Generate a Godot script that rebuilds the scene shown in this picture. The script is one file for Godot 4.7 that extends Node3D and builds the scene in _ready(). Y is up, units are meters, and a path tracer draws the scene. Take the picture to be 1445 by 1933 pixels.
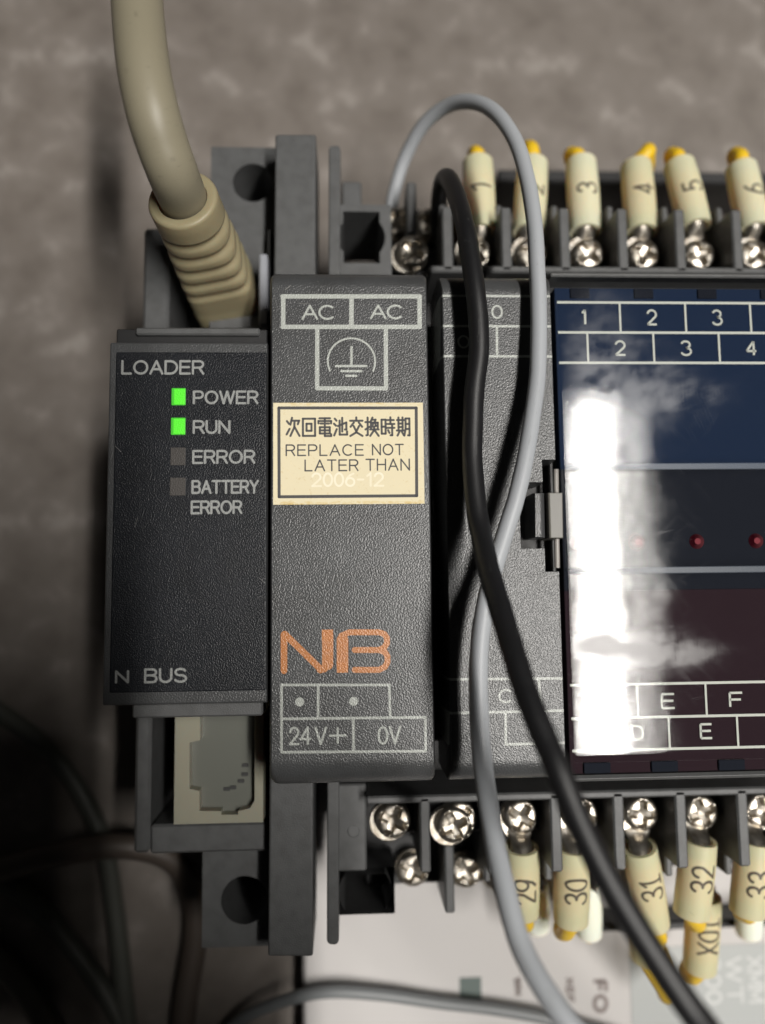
extends Node3D
# A compact programmable controller lying on a bench, seen from straight above. Lengths below are millimetres; every mesh is scaled to metres when it is committed.

const MM := 0.001
var origin := {}          # node -> where it stands, in millimetres
var used := {}            # how often a top-level name was taken


class Shape:
	var v := PackedVector3Array()
	var n := PackedVector3Array()
	var t := PackedVector2Array()
	var frame := Rect2()   # millimetres that a print covers: (x, z, width, depth)

	func tri(a: Vector3, b: Vector3, c: Vector3, na: Vector3, nb: Vector3, nc: Vector3, ta := Vector2.ZERO, tb := Vector2.ZERO, tc := Vector2.ZERO) -> void:
		var g := (c - a).cross(b - a)
		if g.length_squared() < 1e-14:
			return
		if g.dot(na + nb + nc) < 0.0:
			tri(a, c, b, na, nc, nb, ta, tc, tb)
			return
		for k in 3:
			var p: Vector3 = [a, b, c][k]
			v.append(p)
			n.append([na, nb, nc][k].normalized())
			if frame.size.x > 0.0:
				t.append(Vector2((p.x - frame.position.x) / frame.size.x, (p.z - frame.position.y) / frame.size.y))
			else:
				t.append([ta, tb, tc][k])

	func quad(a: Vector3, b: Vector3, c: Vector3, d: Vector3, m: Vector3) -> void:
		tri(a, b, c, m, m, m)
		tri(a, c, d, m, m, m)

	func quad4(a: Vector3, b: Vector3, c: Vector3, d: Vector3, na: Vector3, nb: Vector3, nc: Vector3, nd: Vector3, ta := Vector2.ZERO, tb := Vector2.ZERO, tc := Vector2.ZERO, td := Vector2.ZERO) -> void:
		tri(a, b, c, na, nb, nc, ta, tb, tc)
		tri(a, c, d, na, nc, nd, ta, tc, td)

	# a box with chamfered edges
	func box(x0: float, x1: float, y0: float, y1: float, z0: float, z1: float, r := 0.2) -> void:
		var lo := Vector3(minf(x0, x1), minf(y0, y1), minf(z0, z1))
		var hi := Vector3(maxf(x0, x1), maxf(y0, y1), maxf(z0, z1))
		r = minf(r, 0.45 * minf(hi.x - lo.x, minf(hi.y - lo.y, hi.z - lo.z)))
		var q := func(s: Vector3, axis: int) -> Vector3:
			var p := Vector3.ZERO
			for k in 3:
				p[k] = (hi[k] if s[k] > 0 else lo[k]) - (0.0 if k == axis else s[k] * r)
			return p
		for axis in 3:
			var b := (axis + 1) % 3
			var c := (axis + 2) % 3
			for side in [-1.0, 1.0]:
				var cs := []
				for w in [[-1.0, -1.0], [1.0, -1.0], [1.0, 1.0], [-1.0, 1.0]]:
					var s := Vector3.ZERO
					s[axis] = side
					s[b] = w[0]
					s[c] = w[1]
					cs.append(q.call(s, axis))
				var m := Vector3.ZERO
				m[axis] = side
				quad(cs[0], cs[1], cs[2], cs[3], m)
				for other in [-1.0, 1.0]:
					var s0 := Vector3.ZERO
					s0[axis] = side
					s0[b] = other
					s0[c] = -1.0
					var s1 := s0
					s1[c] = 1.0
					var e := Vector3.ZERO
					e[axis] = side
					e[b] = other
					quad(q.call(s0, axis), q.call(s1, axis), q.call(s1, b), q.call(s0, b), e)
		for sx in [-1.0, 1.0]:
			for sy in [-1.0, 1.0]:
				for sz in [-1.0, 1.0]:
					var s := Vector3(sx, sy, sz)
					tri(q.call(s, 0), q.call(s, 1), q.call(s, 2), s, s, s)

	# an upright plate with a rectilinear outline; each edge k -> k+1 rolls over by radii[k] sideways while it drops by ry; corners[k] rounds the outline at point k
	func plate(points: Array, radii: Array, corners: Array, top: float, bottom: float, ry: float) -> void:
		var out: Array = []   # [position, normal a, inset, corner arc or edge break]
		var count := points.size()
		var area := 0.0
		for k in count:
			area += points[k].cross(points[(k + 1) % count])
		var turn := -1.0 if area > 0 else 1.0
		for k in count:
			var p: Vector2 = points[k]
			var d0: Vector2 = (p - points[(k + count - 1) % count]).normalized()
			var d1: Vector2 = (points[(k + 1) % count] - p).normalized()
			var n0 := Vector2(-d0.y, d0.x) * turn
			var n1 := Vector2(-d1.y, d1.x) * turn
			var r0: float = radii[(k + count - 1) % count]
			var r1: float = radii[k]
			var rc: float = corners[k]
			if rc <= 0.0:
				var inset := n0 * r0 + n1 * r1
				out.append([p, n0, inset, r0, Vector2.ZERO])
				out.append([p, n1, inset, r1, Vector2.ZERO])
			else:
				for i in 7:
					var a := i / 6.0 * PI / 2.0
					var m := (n0 * cos(a) + n1 * sin(a)).normalized()
					out.append([p, m, n0 * r0 + n1 * r1, lerpf(r0, r1, i / 6.0), (m - n0 - n1) * rc])
		var steps := 7
		var rings := []
		for s in steps + 2:
			var ring := []
			var a := minf(s / float(steps), 1.0) * PI / 2.0
			for o in out:
				var p: Vector2 = o[0] - o[2] * (1.0 - sin(a)) + o[4] * (0.12 + 0.88 * sin(a))
				var y := top - ry * (1.0 - cos(a)) if s <= steps else bottom
				var m := Vector3(o[1].x * sin(a) * ry, cos(a) * maxf(o[3], 0.01), o[1].y * sin(a) * ry)
				ring.append([Vector3(p.x, y, p.y), m.normalized()])
			rings.append(ring)
		for s in steps + 1:
			for k in out.size():
				var j := (k + 1) % out.size()
				if out[k][0].distance_squared_to(out[j][0]) < 1e-9 and out[k][4].is_equal_approx(out[j][4]):
					continue
				var a: Array = rings[s][k]
				var b: Array = rings[s][j]
				var c: Array = rings[s + 1][j]
				var d: Array = rings[s + 1][k]
				quad4(a[0], b[0], c[0], d[0], a[1], b[1], c[1], d[1])
		var flat := PackedVector2Array()
		for o in rings[0]:
			var p := Vector2(o[0].x, o[0].z)
			if flat.is_empty() or flat[-1].distance_to(p) > 1e-4:
				flat.append(p)
		cap(flat, top, Vector3.UP)

	func cap(flat: PackedVector2Array, y: float, m: Vector3) -> void:
		var index := Geometry2D.triangulate_polygon(flat)
		for k in range(0, index.size(), 3):
			var q := []
			for i in 3:
				q.append(Vector3(flat[index[k + i]].x, y, flat[index[k + i]].y))
			tri(q[0], q[1], q[2], m, m, m)

	# a straight-sided block of any outline, with holes joined to it by a slit
	func block(outline: PackedVector2Array, top: float, bottom: float, holes: Array = []) -> void:
		var flat := outline.duplicate()
		var loops: Array = [[outline, 1.0]]
		for h: PackedVector2Array in holes:
			loops.append([h, -1.0])
			if Geometry2D.is_polygon_clockwise(h) == Geometry2D.is_polygon_clockwise(flat):
				h.reverse()
			var best := [1e9, 0, 0]
			for i in flat.size():
				for j in h.size():
					var d := flat[i].distance_squared_to(h[j])
					if d < best[0]:
						best = [d, i, j]
			var joined := PackedVector2Array()
			for i in best[1] + 1:
				joined.append(flat[i])
			for j in h.size() + 1:
				joined.append(h[(best[2] + j) % h.size()] + Vector2(1e-4, 1e-4) * float(j == h.size()))
			for i in range(best[1], flat.size()):
				joined.append(flat[i] + Vector2(1e-4, -1e-4) * float(i == best[1]))
			flat = joined
		cap(flat, top, Vector3.UP)
		for l in loops:
			var p: PackedVector2Array = l[0]
			var sense: float = l[1] * (-1.0 if not Geometry2D.is_polygon_clockwise(outline) else 1.0)
			if l[1] < 0:
				sense = -(-1.0 if not Geometry2D.is_polygon_clockwise(p) else 1.0)
			for k in p.size():
				var a := p[k]
				var b := p[(k + 1) % p.size()]
				var d := (b - a).normalized()
				var m := Vector3(-d.y, 0, d.x) * -sense
				quad(Vector3(a.x, top, a.y), Vector3(b.x, top, b.y), Vector3(b.x, bottom, b.y), Vector3(a.x, bottom, a.y), m)

	# a round tube along smooth points; t runs along (u) and round (v, 0.5 at the top)
	func tube(points: Array, radii: Array, sides := 20, steps := 6, capped := true, wobble := 0.0) -> void:
		var path := []
		var size := points.size()
		for k in size - 1:
			var p0: Vector3 = points[maxi(k - 1, 0)]
			var p3: Vector3 = points[mini(k + 2, size - 1)]
			for i in steps:
				var f := i / float(steps)
				path.append([(points[k] as Vector3).cubic_interpolate(points[k + 1], p0, p3, f), lerpf(radii[mini(k, radii.size() - 1)], radii[mini(k + 1, radii.size() - 1)], f)])
		path.append([points[-1], radii[-1]])
		var rings := []
		var last := Vector3.ZERO
		for k in path.size():
			var d: Vector3 = (path[mini(k + 1, path.size() - 1)][0] - path[maxi(k - 1, 0)][0]).normalized()
			var up := Vector3.UP if k == 0 else last
			up = (up - d * up.dot(d))
			if up.length() < 0.05:
				up = Vector3.BACK - d * d.z
			up = up.normalized()
			last = up
			var side := d.cross(up)
			var ring := []
			for i in sides + 1:
				var a := TAU * i / sides - PI
				var m := up * cos(a) + side * sin(a)
				var r: float = path[k][1] * (1.0 + wobble * sin(k * 0.9 + 2.0 * a))
				ring.append([path[k][0] + m * r, m, Vector2(k / float(path.size() - 1), i / float(sides))])
			rings.append(ring)
		for k in rings.size() - 1:
			for i in sides:
				var a: Array = rings[k][i]
				var b: Array = rings[k][i + 1]
				var c: Array = rings[k + 1][i + 1]
				var e: Array = rings[k + 1][i]
				quad4(a[0], b[0], c[0], e[0], a[1], b[1], c[1], e[1], a[2], b[2], c[2], e[2])
		if capped:
			for k in [0, path.size() - 1]:
				var m: Vector3 = (path[k][0] - path[1 if k == 0 else k - 1][0]).normalized()
				for i in sides:
					tri(path[k][0], rings[k][i][0], rings[k][i + 1][0], m, m, m)

	# sections [centre, right, up, half width, half height, squareness] skinned one after another
	func loft(sections: Array, sides := 40) -> void:
		var rings := []
		for s in sections:
			var ring := []
			for i in sides + 1:
				var a := TAU * i / sides
				var c := cos(a)
				var d := sin(a)
				var e: float = 2.0 / s[5]
				ring.append(s[0] + s[1] * (s[3] * signf(c) * pow(absf(c), e)) + s[2] * (s[4] * signf(d) * pow(absf(d), e)))
			rings.append(ring)
		var normals := []
		for k in rings.size():
			var row := []
			for i in sides + 1:
				var along: Vector3 = rings[mini(k + 1, rings.size() - 1)][i] - rings[maxi(k - 1, 0)][i]
				var around: Vector3 = rings[k][(i + 1) % sides] - rings[k][(i + sides - 1) % sides]
				var m := along.cross(around).normalized()
				row.append(m)
			normals.append(row)
		var half := rings.size() / 2
		if normals[half][0].dot(rings[half][0] - sections[half][0]) < 0:
			for row in normals:
				for i in sides + 1:
					row[i] = -row[i]
		for k in rings.size() - 1:
			for i in sides:
				quad4(rings[k][i], rings[k][i + 1], rings[k + 1][i + 1], rings[k + 1][i], normals[k][i], normals[k][i + 1], normals[k + 1][i + 1], normals[k + 1][i])
		for k in [0, rings.size() - 1]:
			var m: Vector3 = (sections[k][0] - sections[1 if k == 0 else k - 1][0]).normalized()
			for i in sides:
				tri(sections[k][0], rings[k][i], rings[k][i + 1], m, m, m)

	# a flat stroke of print with round ends, at height y
	func stroke(points: Array, half: float, y: float) -> void:
		for k in points.size() - 1:
			var a: Vector2 = points[k]
			var b: Vector2 = points[k + 1]
			var d := (b - a).normalized()
			var m := Vector2(-d.y, d.x) * half
			quad(v3(a + m, y), v3(b + m, y), v3(b - m, y), v3(a - m, y), Vector3.UP)

	func v3(p: Vector2, y: float) -> Vector3:
		return Vector3(p.x, y, p.y)


# ---------------------------------------------------------------- single-stroke lettering
# x,y pairs in a cap height of 10, y down; a:cx,cy,rx,ry,from,to adds an arc (degrees, 90 = down); | lifts the pen. The first number is the width.
const GLYPHS := {
	"A": "8|0,10 4,0 8,10|1.5,6.5 6.5,6.5", "B": "7|0,0 4.3,0 a:4.3,2.35,2.4,2.35,-90,90 0,4.7|4.4,4.7 a:4.4,7.35,2.6,2.65,-90,90 0,10 0,0", "C": "8|a:4.3,5,4.3,5,-48,-312",
	"D": "7.8|0,0 3.2,0 a:3.2,5,4.6,5,-90,90 0,10 0,0", "E": "6.4|6.4,0 0,0 0,10 6.4,10|0,4.8 5.9,4.8", "F": "6|6,0 0,0 0,10|0,4.8 5.2,4.8", "H": "7|0,0 0,10|7,0 7,10|0,4.8 7,4.8",
	"K": "7|0,0 0,10|6.6,0 0,6.2|2.4,4.2 7,10", "L": "5.8|0,0 0,10 5.8,10", "M": "8|0,10 0,0 4,8 8,0 8,10", "N": "7.2|0,10 0,0 7.2,10 7.2,0", "O": "8.8|a:4.4,5,4.4,5,0,360",
	"P": "6.8|0,10 0,0 4.2,0 a:4.2,2.7,2.6,2.7,-90,90 0,5.4", "R": "7|0,10 0,0 4.3,0 a:4.3,2.6,2.6,2.6,-90,90 0,5.2|4.2,5.2 7,10", "S": "7|a:3.5,2.5,3.1,2.5,-25,-270 a:3.5,7.45,3.5,2.55,-90,155",
	"T": "7|0,0 7,0|3.5,0 3.5,10", "U": "7|0,0 0,6.5 a:3.5,6.5,3.5,3.5,180,0 7,0", "V": "7.4|0,0 3.7,10 7.4,0", "W": "10.6|0,0 2.7,10 5.3,0 7.9,10 10.6,0", "X": "7|0,0 7,10|7,0 0,10",
	"Y": "7.2|0,0 3.6,5.2 7.2,0|3.6,5.2 3.6,10", "0": "6.2|a:3.1,5,3.1,5,0,360", "1": "4|0.6,2.2 3,0 3,10", "l": "5|0.6,2.2 2.7,0 2.7,10|0.4,10 5,10",
	"2": "6.4|a:3.1,3,3,3,-170,30 0,10 6.4,10", "3": "6.2|a:2.9,2.4,2.7,2.4,-165,90 a:3,7.4,3.2,2.6,-90,165", "4": "7|5.2,10 5.2,0 0,7 7,7", "5": "6.4|5.8,0 0.9,0 0.5,4.7 a:3.1,6.7,3.2,3.3,-140,150",
	"6": "6.4|5.6,0.3 3,1.7 1,4 0.2,6.9|a:3.2,6.9,3.1,3.1,0,360", "9": "6.4|a:3.2,3.1,3.1,3.1,0,360|6.3,3.1 6,5.5 4.6,8.2 2.2,10", "-": "5|0.5,5 4.5,5", "+": "8|0,5 8,5|4,1 4,9", " ": "6|",
	"次": "10|0.5,2 2,3.4|0.3,8.8 2.4,6|4.2,0.3 3,3.8|3.9,1.8 9.3,1.8 8.4,3.6|6,2.5 5.8,5.2 3,9.6|6,5 9.6,9.6", "回": "10|0.6,0.8 9.4,0.8 9.4,9.6 0.6,9.6 0.6,0.8|3.2,3.4 6.8,3.4 6.8,7 3.2,7 3.2,3.4",
	"電": "10|1.2,0.6 8.8,0.6|0.4,3.2 0.4,2 9.6,2 9.6,3.2|5,0.6 5,4.2|2,3.3 3.6,3.3|6.4,3.3 8,3.3|1.4,5.2 8.6,5.2 8.6,8.4 1.4,8.4 1.4,5.2|1.4,6.8 8.6,6.8|5,5.2 5,9.7 9.6,9.7 9.6,8.8",
	"池": "10|0.8,0.8 2,1.8|0.2,3.4 1.6,4.4|0.3,9.4 2.2,6.2|3,4.6 9.2,2.8 9.2,6.4 8.2,6.4|6.2,0.4 6.2,7.4|4.3,1.8 4.3,9 9.7,9 9.7,7.4", "交": "10|5,0.2 5,1.8|0.5,1.9 9.5,1.9|3.2,2.8 0.8,5|6.8,2.8 9.2,5|7,4.6 4.6,8 0.6,9.7|3,4.6 5.4,8 9.4,9.7",
	"換": "10|0.2,2.6 3.2,2.6|1.8,0.3 1.8,9.2 0.8,9.4|0.2,6.4 3.2,5|5.4,0.3 3.8,2.6|5,1.4 7.6,1.4 6.8,2.8|4.2,5.6 4.2,2.9 9.2,2.9 9.2,5.6|5.9,2.9 5.3,5|7.4,2.9 7.6,4.6 8.6,4.6|3.6,6.4 9.8,6.4|6.6,5 6.4,6.8 3.6,9.7|6.8,6.8 9.8,9.7",
	"時": "10|0.5,1.4 3.4,1.4 3.4,8.6 0.5,8.6 0.5,1.4|0.5,5 3.4,5|4.6,1.6 9.4,1.6|7,0.2 7,3.6|4.2,3.6 9.8,3.6|4.2,5.6 9.8,5.6|8.2,4.2 8.2,9.4 7,9.4|5.2,6.8 6.2,8.2",
	"期": "10|0.4,1.6 5.4,1.6|1.4,0.3 1.4,7|4.4,0.3 4.4,7|1.4,3.4 4.4,3.4|1.4,5.2 4.4,5.2|0.2,7 5.6,7|2,7.6 0.6,9.6|3.8,7.6 5.2,9.4|6.6,0.8 6.6,6 5.6,9.6|6.6,0.8 9.4,0.8 9.4,9.5 8.4,9.5|6.6,3.6 9.4,3.6|6.6,6.2 9.4,6.2",
}


# the strokes of a word that fills the box from a to b
func lettering(word: String, a: Vector2, b: Vector2, gap := 2.4) -> Array:
	var strokes := []
	var x := 0.0
	for letter in word:
		var pens: PackedStringArray = GLYPHS[letter].split("|")
		for k in range(1, pens.size()):
			var line := []
			for token in pens[k].split(" ", false):
				if token.begins_with("a:"):
					var q := token.substr(2).split_floats(",")
					var many := maxi(4, int(absf(q[5] - q[4]) / 14.0))
					for i in many + 1:
						var w := deg_to_rad(lerpf(q[4], q[5], i / float(many)))
						line.append(Vector2(x + q[0] + q[2] * cos(w), q[1] + q[3] * sin(w)))
				else:
					var q := token.split_floats(",")
					line.append(Vector2(x + q[0], q[1]))
			if line.size() > 1:
				strokes.append(line)
		x += float(pens[0]) + gap
	x -= gap
	for line in strokes:
		for i in line.size():
			line[i] = a + Vector2(line[i].x / x, line[i].y / 10.0) * (b - a)
	return strokes


# a print is an image with alpha, laid out in millimetres
class Sheet:
	var img: Image
	var at: Vector2
	var dots: float    # pixels in a millimetre

	func _init(from: Vector2, to: Vector2, per_mm: float, fill := Color(0, 0, 0, 0)) -> void:
		at = from
		dots = per_mm
		img = Image.create(int(ceil((to.x - from.x) * per_mm)), int(ceil((to.y - from.y) * per_mm)), false, Image.FORMAT_RGBA8)
		img.fill(fill)

	func rect() -> Rect2:
		return Rect2(at, Vector2(img.get_width(), img.get_height()) / dots)

	func line(points: Array, half: float, color: Color, worn := 0.0) -> void:
		for k in maxi(points.size() - 1, 1):
			var a: Vector2 = (points[k] - at) * dots
			var b: Vector2 = (points[mini(k + 1, points.size() - 1)] - at) * dots
			var r := half * dots
			var d := b - a
			var long := maxf(d.length_squared(), 1e-9)
			for y in range(maxi(0, int(minf(a.y, b.y) - r - 1)), mini(img.get_height(), int(maxf(a.y, b.y) + r + 2))):
				for x in range(maxi(0, int(minf(a.x, b.x) - r - 1)), mini(img.get_width(), int(maxf(a.x, b.x) + r + 2))):
					var p := Vector2(x + 0.5, y + 0.5)
					var f := clampf((p - a).dot(d) / long, 0.0, 1.0)
					var cover := clampf(r + 0.5 - p.distance_to(a + d * f), 0.0, 1.0) * color.a
					if worn > 0.0 and cover > 0.0:
						cover *= 1.0 - worn * fposmod(sin(x * 12.9898 + y * 78.233) * 43758.5453, 1.0)
					put(x, y, color, cover)

	func put(x: int, y: int, color: Color, cover: float) -> void:
		if cover <= 0.0:
			return
		var old := img.get_pixel(x, y)
		var alpha := maxf(old.a, cover) if old.a < 0.999 else 1.0
		var share := 1.0 if old.a < 0.001 else cover
		img.set_pixel(x, y, Color(lerpf(old.r, color.r, share), lerpf(old.g, color.g, share), lerpf(old.b, color.b, share), alpha))

	func frame(a: Vector2, b: Vector2, half: float, color: Color, worn := 0.0) -> void:
		for l in [[a, Vector2(b.x, a.y)], [Vector2(b.x, a.y), b], [b, Vector2(a.x, b.y)], [Vector2(a.x, b.y), a]]:
			line(l, half, color, worn)

	func area(a: Vector2, b: Vector2, color: Color) -> void:
		for y in range(maxi(0, int((a.y - at.y) * dots)), mini(img.get_height(), int((b.y - at.y) * dots))):
			for x in range(maxi(0, int((a.x - at.x) * dots)), mini(img.get_width(), int((b.x - at.x) * dots))):
				put(x, y, color, color.a)

	func words(strokes: Array, half: float, color: Color, worn := 0.0) -> void:
		for s in strokes:
			line(s, half, color, worn)

	# grains of dust and small scuffs
	func dust(many: int, seed_number: int, color: Color) -> void:
		var chance := RandomNumberGenerator.new()
		chance.seed = seed_number
		for i in many:
			var p := at + Vector2(chance.randf() * img.get_width(), chance.randf() * img.get_height()) / dots
			var q := p + Vector2.from_angle(chance.randf() * TAU) * (chance.randf_range(0.3, 1.4) if chance.randf() < 0.06 else 0.02)
			line([p, q], chance.randf_range(0.02, 0.05), Color(color, chance.randf_range(0.25, 0.8)))

	func texture() -> ImageTexture:
		return ImageTexture.create_from_image(img)


# ---------------------------------------------------------------- building
func thing(called: String, label: String, category: String, at: Vector3, group := "") -> Node3D:
	var o := Node3D.new()
	used[called] = used.get(called, 0) + 1
	o.name = called if used[called] == 1 else "%s_%03d" % [called, used[called] - 1]
	add_child(o)
	o.position = at * MM
	o.set_meta("label", label)
	o.set_meta("category", category)
	if group:
		o.set_meta("group", group)
	origin[o] = at
	return o


func mesh_of(s: Shape, at: Vector3, printed: bool) -> ArrayMesh:
	var p := PackedVector3Array()
	p.resize(s.v.size())
	for i in s.v.size():
		p[i] = (s.v[i] - at) * MM
	var arrays := []
	arrays.resize(Mesh.ARRAY_MAX)
	arrays[Mesh.ARRAY_VERTEX] = p
	arrays[Mesh.ARRAY_NORMAL] = s.n
	arrays[Mesh.ARRAY_TEX_UV] = s.t
	if printed:
		arrays[Mesh.ARRAY_TEX_UV2] = s.t
	var m := ArrayMesh.new()
	m.add_surface_from_arrays(Mesh.PRIMITIVE_TRIANGLES, arrays)
	return m


func part(parent: Node3D, called: String, s: Shape, material: Material, label := "") -> MeshInstance3D:
	var o := MeshInstance3D.new()
	o.name = called
	o.mesh = mesh_of(s, origin[parent], true)
	o.material_override = material
	parent.add_child(o, true)
	origin[o] = origin[parent]
	if label:
		o.set_meta("label", label)
	return o


func copy_part(parent: Node3D, called: String, m: Mesh, at: Vector3, turn: float, material: Material) -> MeshInstance3D:
	var o := MeshInstance3D.new()
	o.name = called
	o.mesh = m
	o.material_override = material
	parent.add_child(o, true)
	o.position = (at - origin[parent]) * MM
	o.rotation.y = turn
	origin[o] = at
	return o


func structure(called: String, label: String, s: Shape, material: Material) -> MeshInstance3D:
	var o := MeshInstance3D.new()
	o.name = called
	o.mesh = mesh_of(s, Vector3.ZERO, true)
	o.material_override = material
	add_child(o)
	o.set_meta("kind", "structure")
	o.set_meta("label", label)
	return o


func noise(kind: int, frequency: float, seed_number: int, octaves := 3, size := 512, ramp: Gradient = null, bumps := 0.0) -> NoiseTexture2D:
	var f := FastNoiseLite.new()
	f.noise_type = kind
	f.seed = seed_number
	f.frequency = frequency
	f.fractal_octaves = octaves
	f.fractal_gain = 0.55
	var t := NoiseTexture2D.new()
	t.width = size
	t.height = size
	t.seamless = true
	t.noise = f
	t.as_normal_map = bumps > 0.0
	t.bump_strength = bumps
	if ramp:
		t.color_ramp = ramp
	return t


# a moulded or leathery relief as a normal map
func relief(frequency: float, seed_number: int, octaves: int, size: int, bumps: float) -> ImageTexture:
	var f := FastNoiseLite.new()
	f.noise_type = FastNoiseLite.TYPE_SIMPLEX_SMOOTH
	f.seed = seed_number
	f.frequency = frequency
	f.fractal_octaves = octaves
	var img := f.get_image(size, size)
	img.convert(Image.FORMAT_RGBA8)
	img.bump_map_to_normal_map(bumps)
	return ImageTexture.create_from_image(img)


func ramp(points: Array) -> Gradient:
	var g := Gradient.new()
	g.offsets = PackedFloat32Array(points.map(func(p): return p[0]))
	g.colors = PackedColorArray(points.map(func(p): return p[1]))
	return g


func lin(r: float, g: float, b: float) -> Color:
	return Color(r, g, b).linear_to_srgb()


func plastic(color: Color, rough: float, relief: Texture2D = null, depth := 0.0, tile := 25.0) -> StandardMaterial3D:
	var m := StandardMaterial3D.new()
	m.albedo_color = color
	m.roughness = rough
	if relief:
		m.uv1_triplanar = true
		m.uv1_world_triplanar = true
		m.uv1_triplanar_sharpness = 4.0
		m.uv1_scale = Vector3.ONE * (1000.0 / tile)
		m.normal_enabled = true
		m.normal_texture = relief
		m.normal_scale = depth
	return m


func printed(base: StandardMaterial3D, sheet: Sheet) -> StandardMaterial3D:
	var m: StandardMaterial3D = base.duplicate()
	m.detail_enabled = true
	m.detail_blend_mode = BaseMaterial3D.BLEND_MODE_MIX
	m.detail_uv_layer = BaseMaterial3D.DETAIL_UV_2
	m.detail_albedo = sheet.texture()
	return m


func screw_shape(r: float, high: float, slot: float) -> Shape:
	var s := Shape.new()
	var sides := 64
	var heights := func(q: float, a: float) -> float:
		var y := high * (1.0 - 0.10 * q * q - 0.45 * pow(q, 9.0))
		var x := q * r * cos(a)
		var z := q * r * sin(a)
		var wide := r * (0.27 - 0.1 * q)
		var reach := r * 0.74
		var arm := minf(maxf(absf(x) / reach, absf(z) / wide), maxf(absf(z) / reach, absf(x) / wide))
		var core := q / 0.36
		arm = minf(arm, core)
		var deep := clampf((1.15 - arm) / 0.3, 0.0, 1.0)
		return y - deep * slot * (1.0 - 0.55 * q)
	var rings := 26
	var grid := []
	for k in rings + 1:
		var row := []
		for i in sides:
			var q := k / float(rings)
			var a := TAU * i / sides
			row.append(Vector3(q * r * cos(a), heights.call(q, a), q * r * sin(a)))
		grid.append(row)
	for k in rings:
		for i in sides:
			var j := (i + 1) % sides
			var a: Vector3 = grid[k][i]
			var b: Vector3 = grid[k][j]
			var c: Vector3 = grid[k + 1][j]
			var d: Vector3 = grid[k + 1][i]
			var m := (c - a).cross(d - b)
			if m.y < 0:
				m = -m
			if k == 0:
				s.tri(a, c, d, m if m.length() > 1e-9 else Vector3.UP, m if m.length() > 1e-9 else Vector3.UP, m if m.length() > 1e-9 else Vector3.UP)
			else:
				s.quad(a, b, c, d, m)
	for i in sides:
		var a: Vector3 = grid[rings][i]
		var b: Vector3 = grid[rings][(i + 1) % sides]
		s.quad4(a, b, Vector3(b.x, -2.5, b.z), Vector3(a.x, -2.5, a.z), Vector3(a.x, 0, a.z), Vector3(b.x, 0, b.z), Vector3(b.x, 0, b.z), Vector3(a.x, 0, a.z))
	return s


func rounded(a: Vector2, b: Vector2, r: float) -> PackedVector2Array:
	var out := PackedVector2Array()
	for k in 4:
		var c := Vector2((b.x - r) if k in [0, 3] else (a.x + r), (b.y - r) if k < 2 else (a.y + r))
		for i in 7:
			var w := k * PI / 2 + i / 6.0 * PI / 2
			out.append(c + Vector2(cos(w), sin(w)) * r)
	return out


func circle(c: Vector2, r: float, many := 40) -> PackedVector2Array:
	var out := PackedVector2Array()
	for i in many:
		out.append(c + Vector2.from_angle(TAU * i / many) * r)
	return out


func rect(a: Vector2, b: Vector2) -> PackedVector2Array:
	return PackedVector2Array([a, Vector2(b.x, a.y), b, Vector2(a.x, b.y)])


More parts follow.
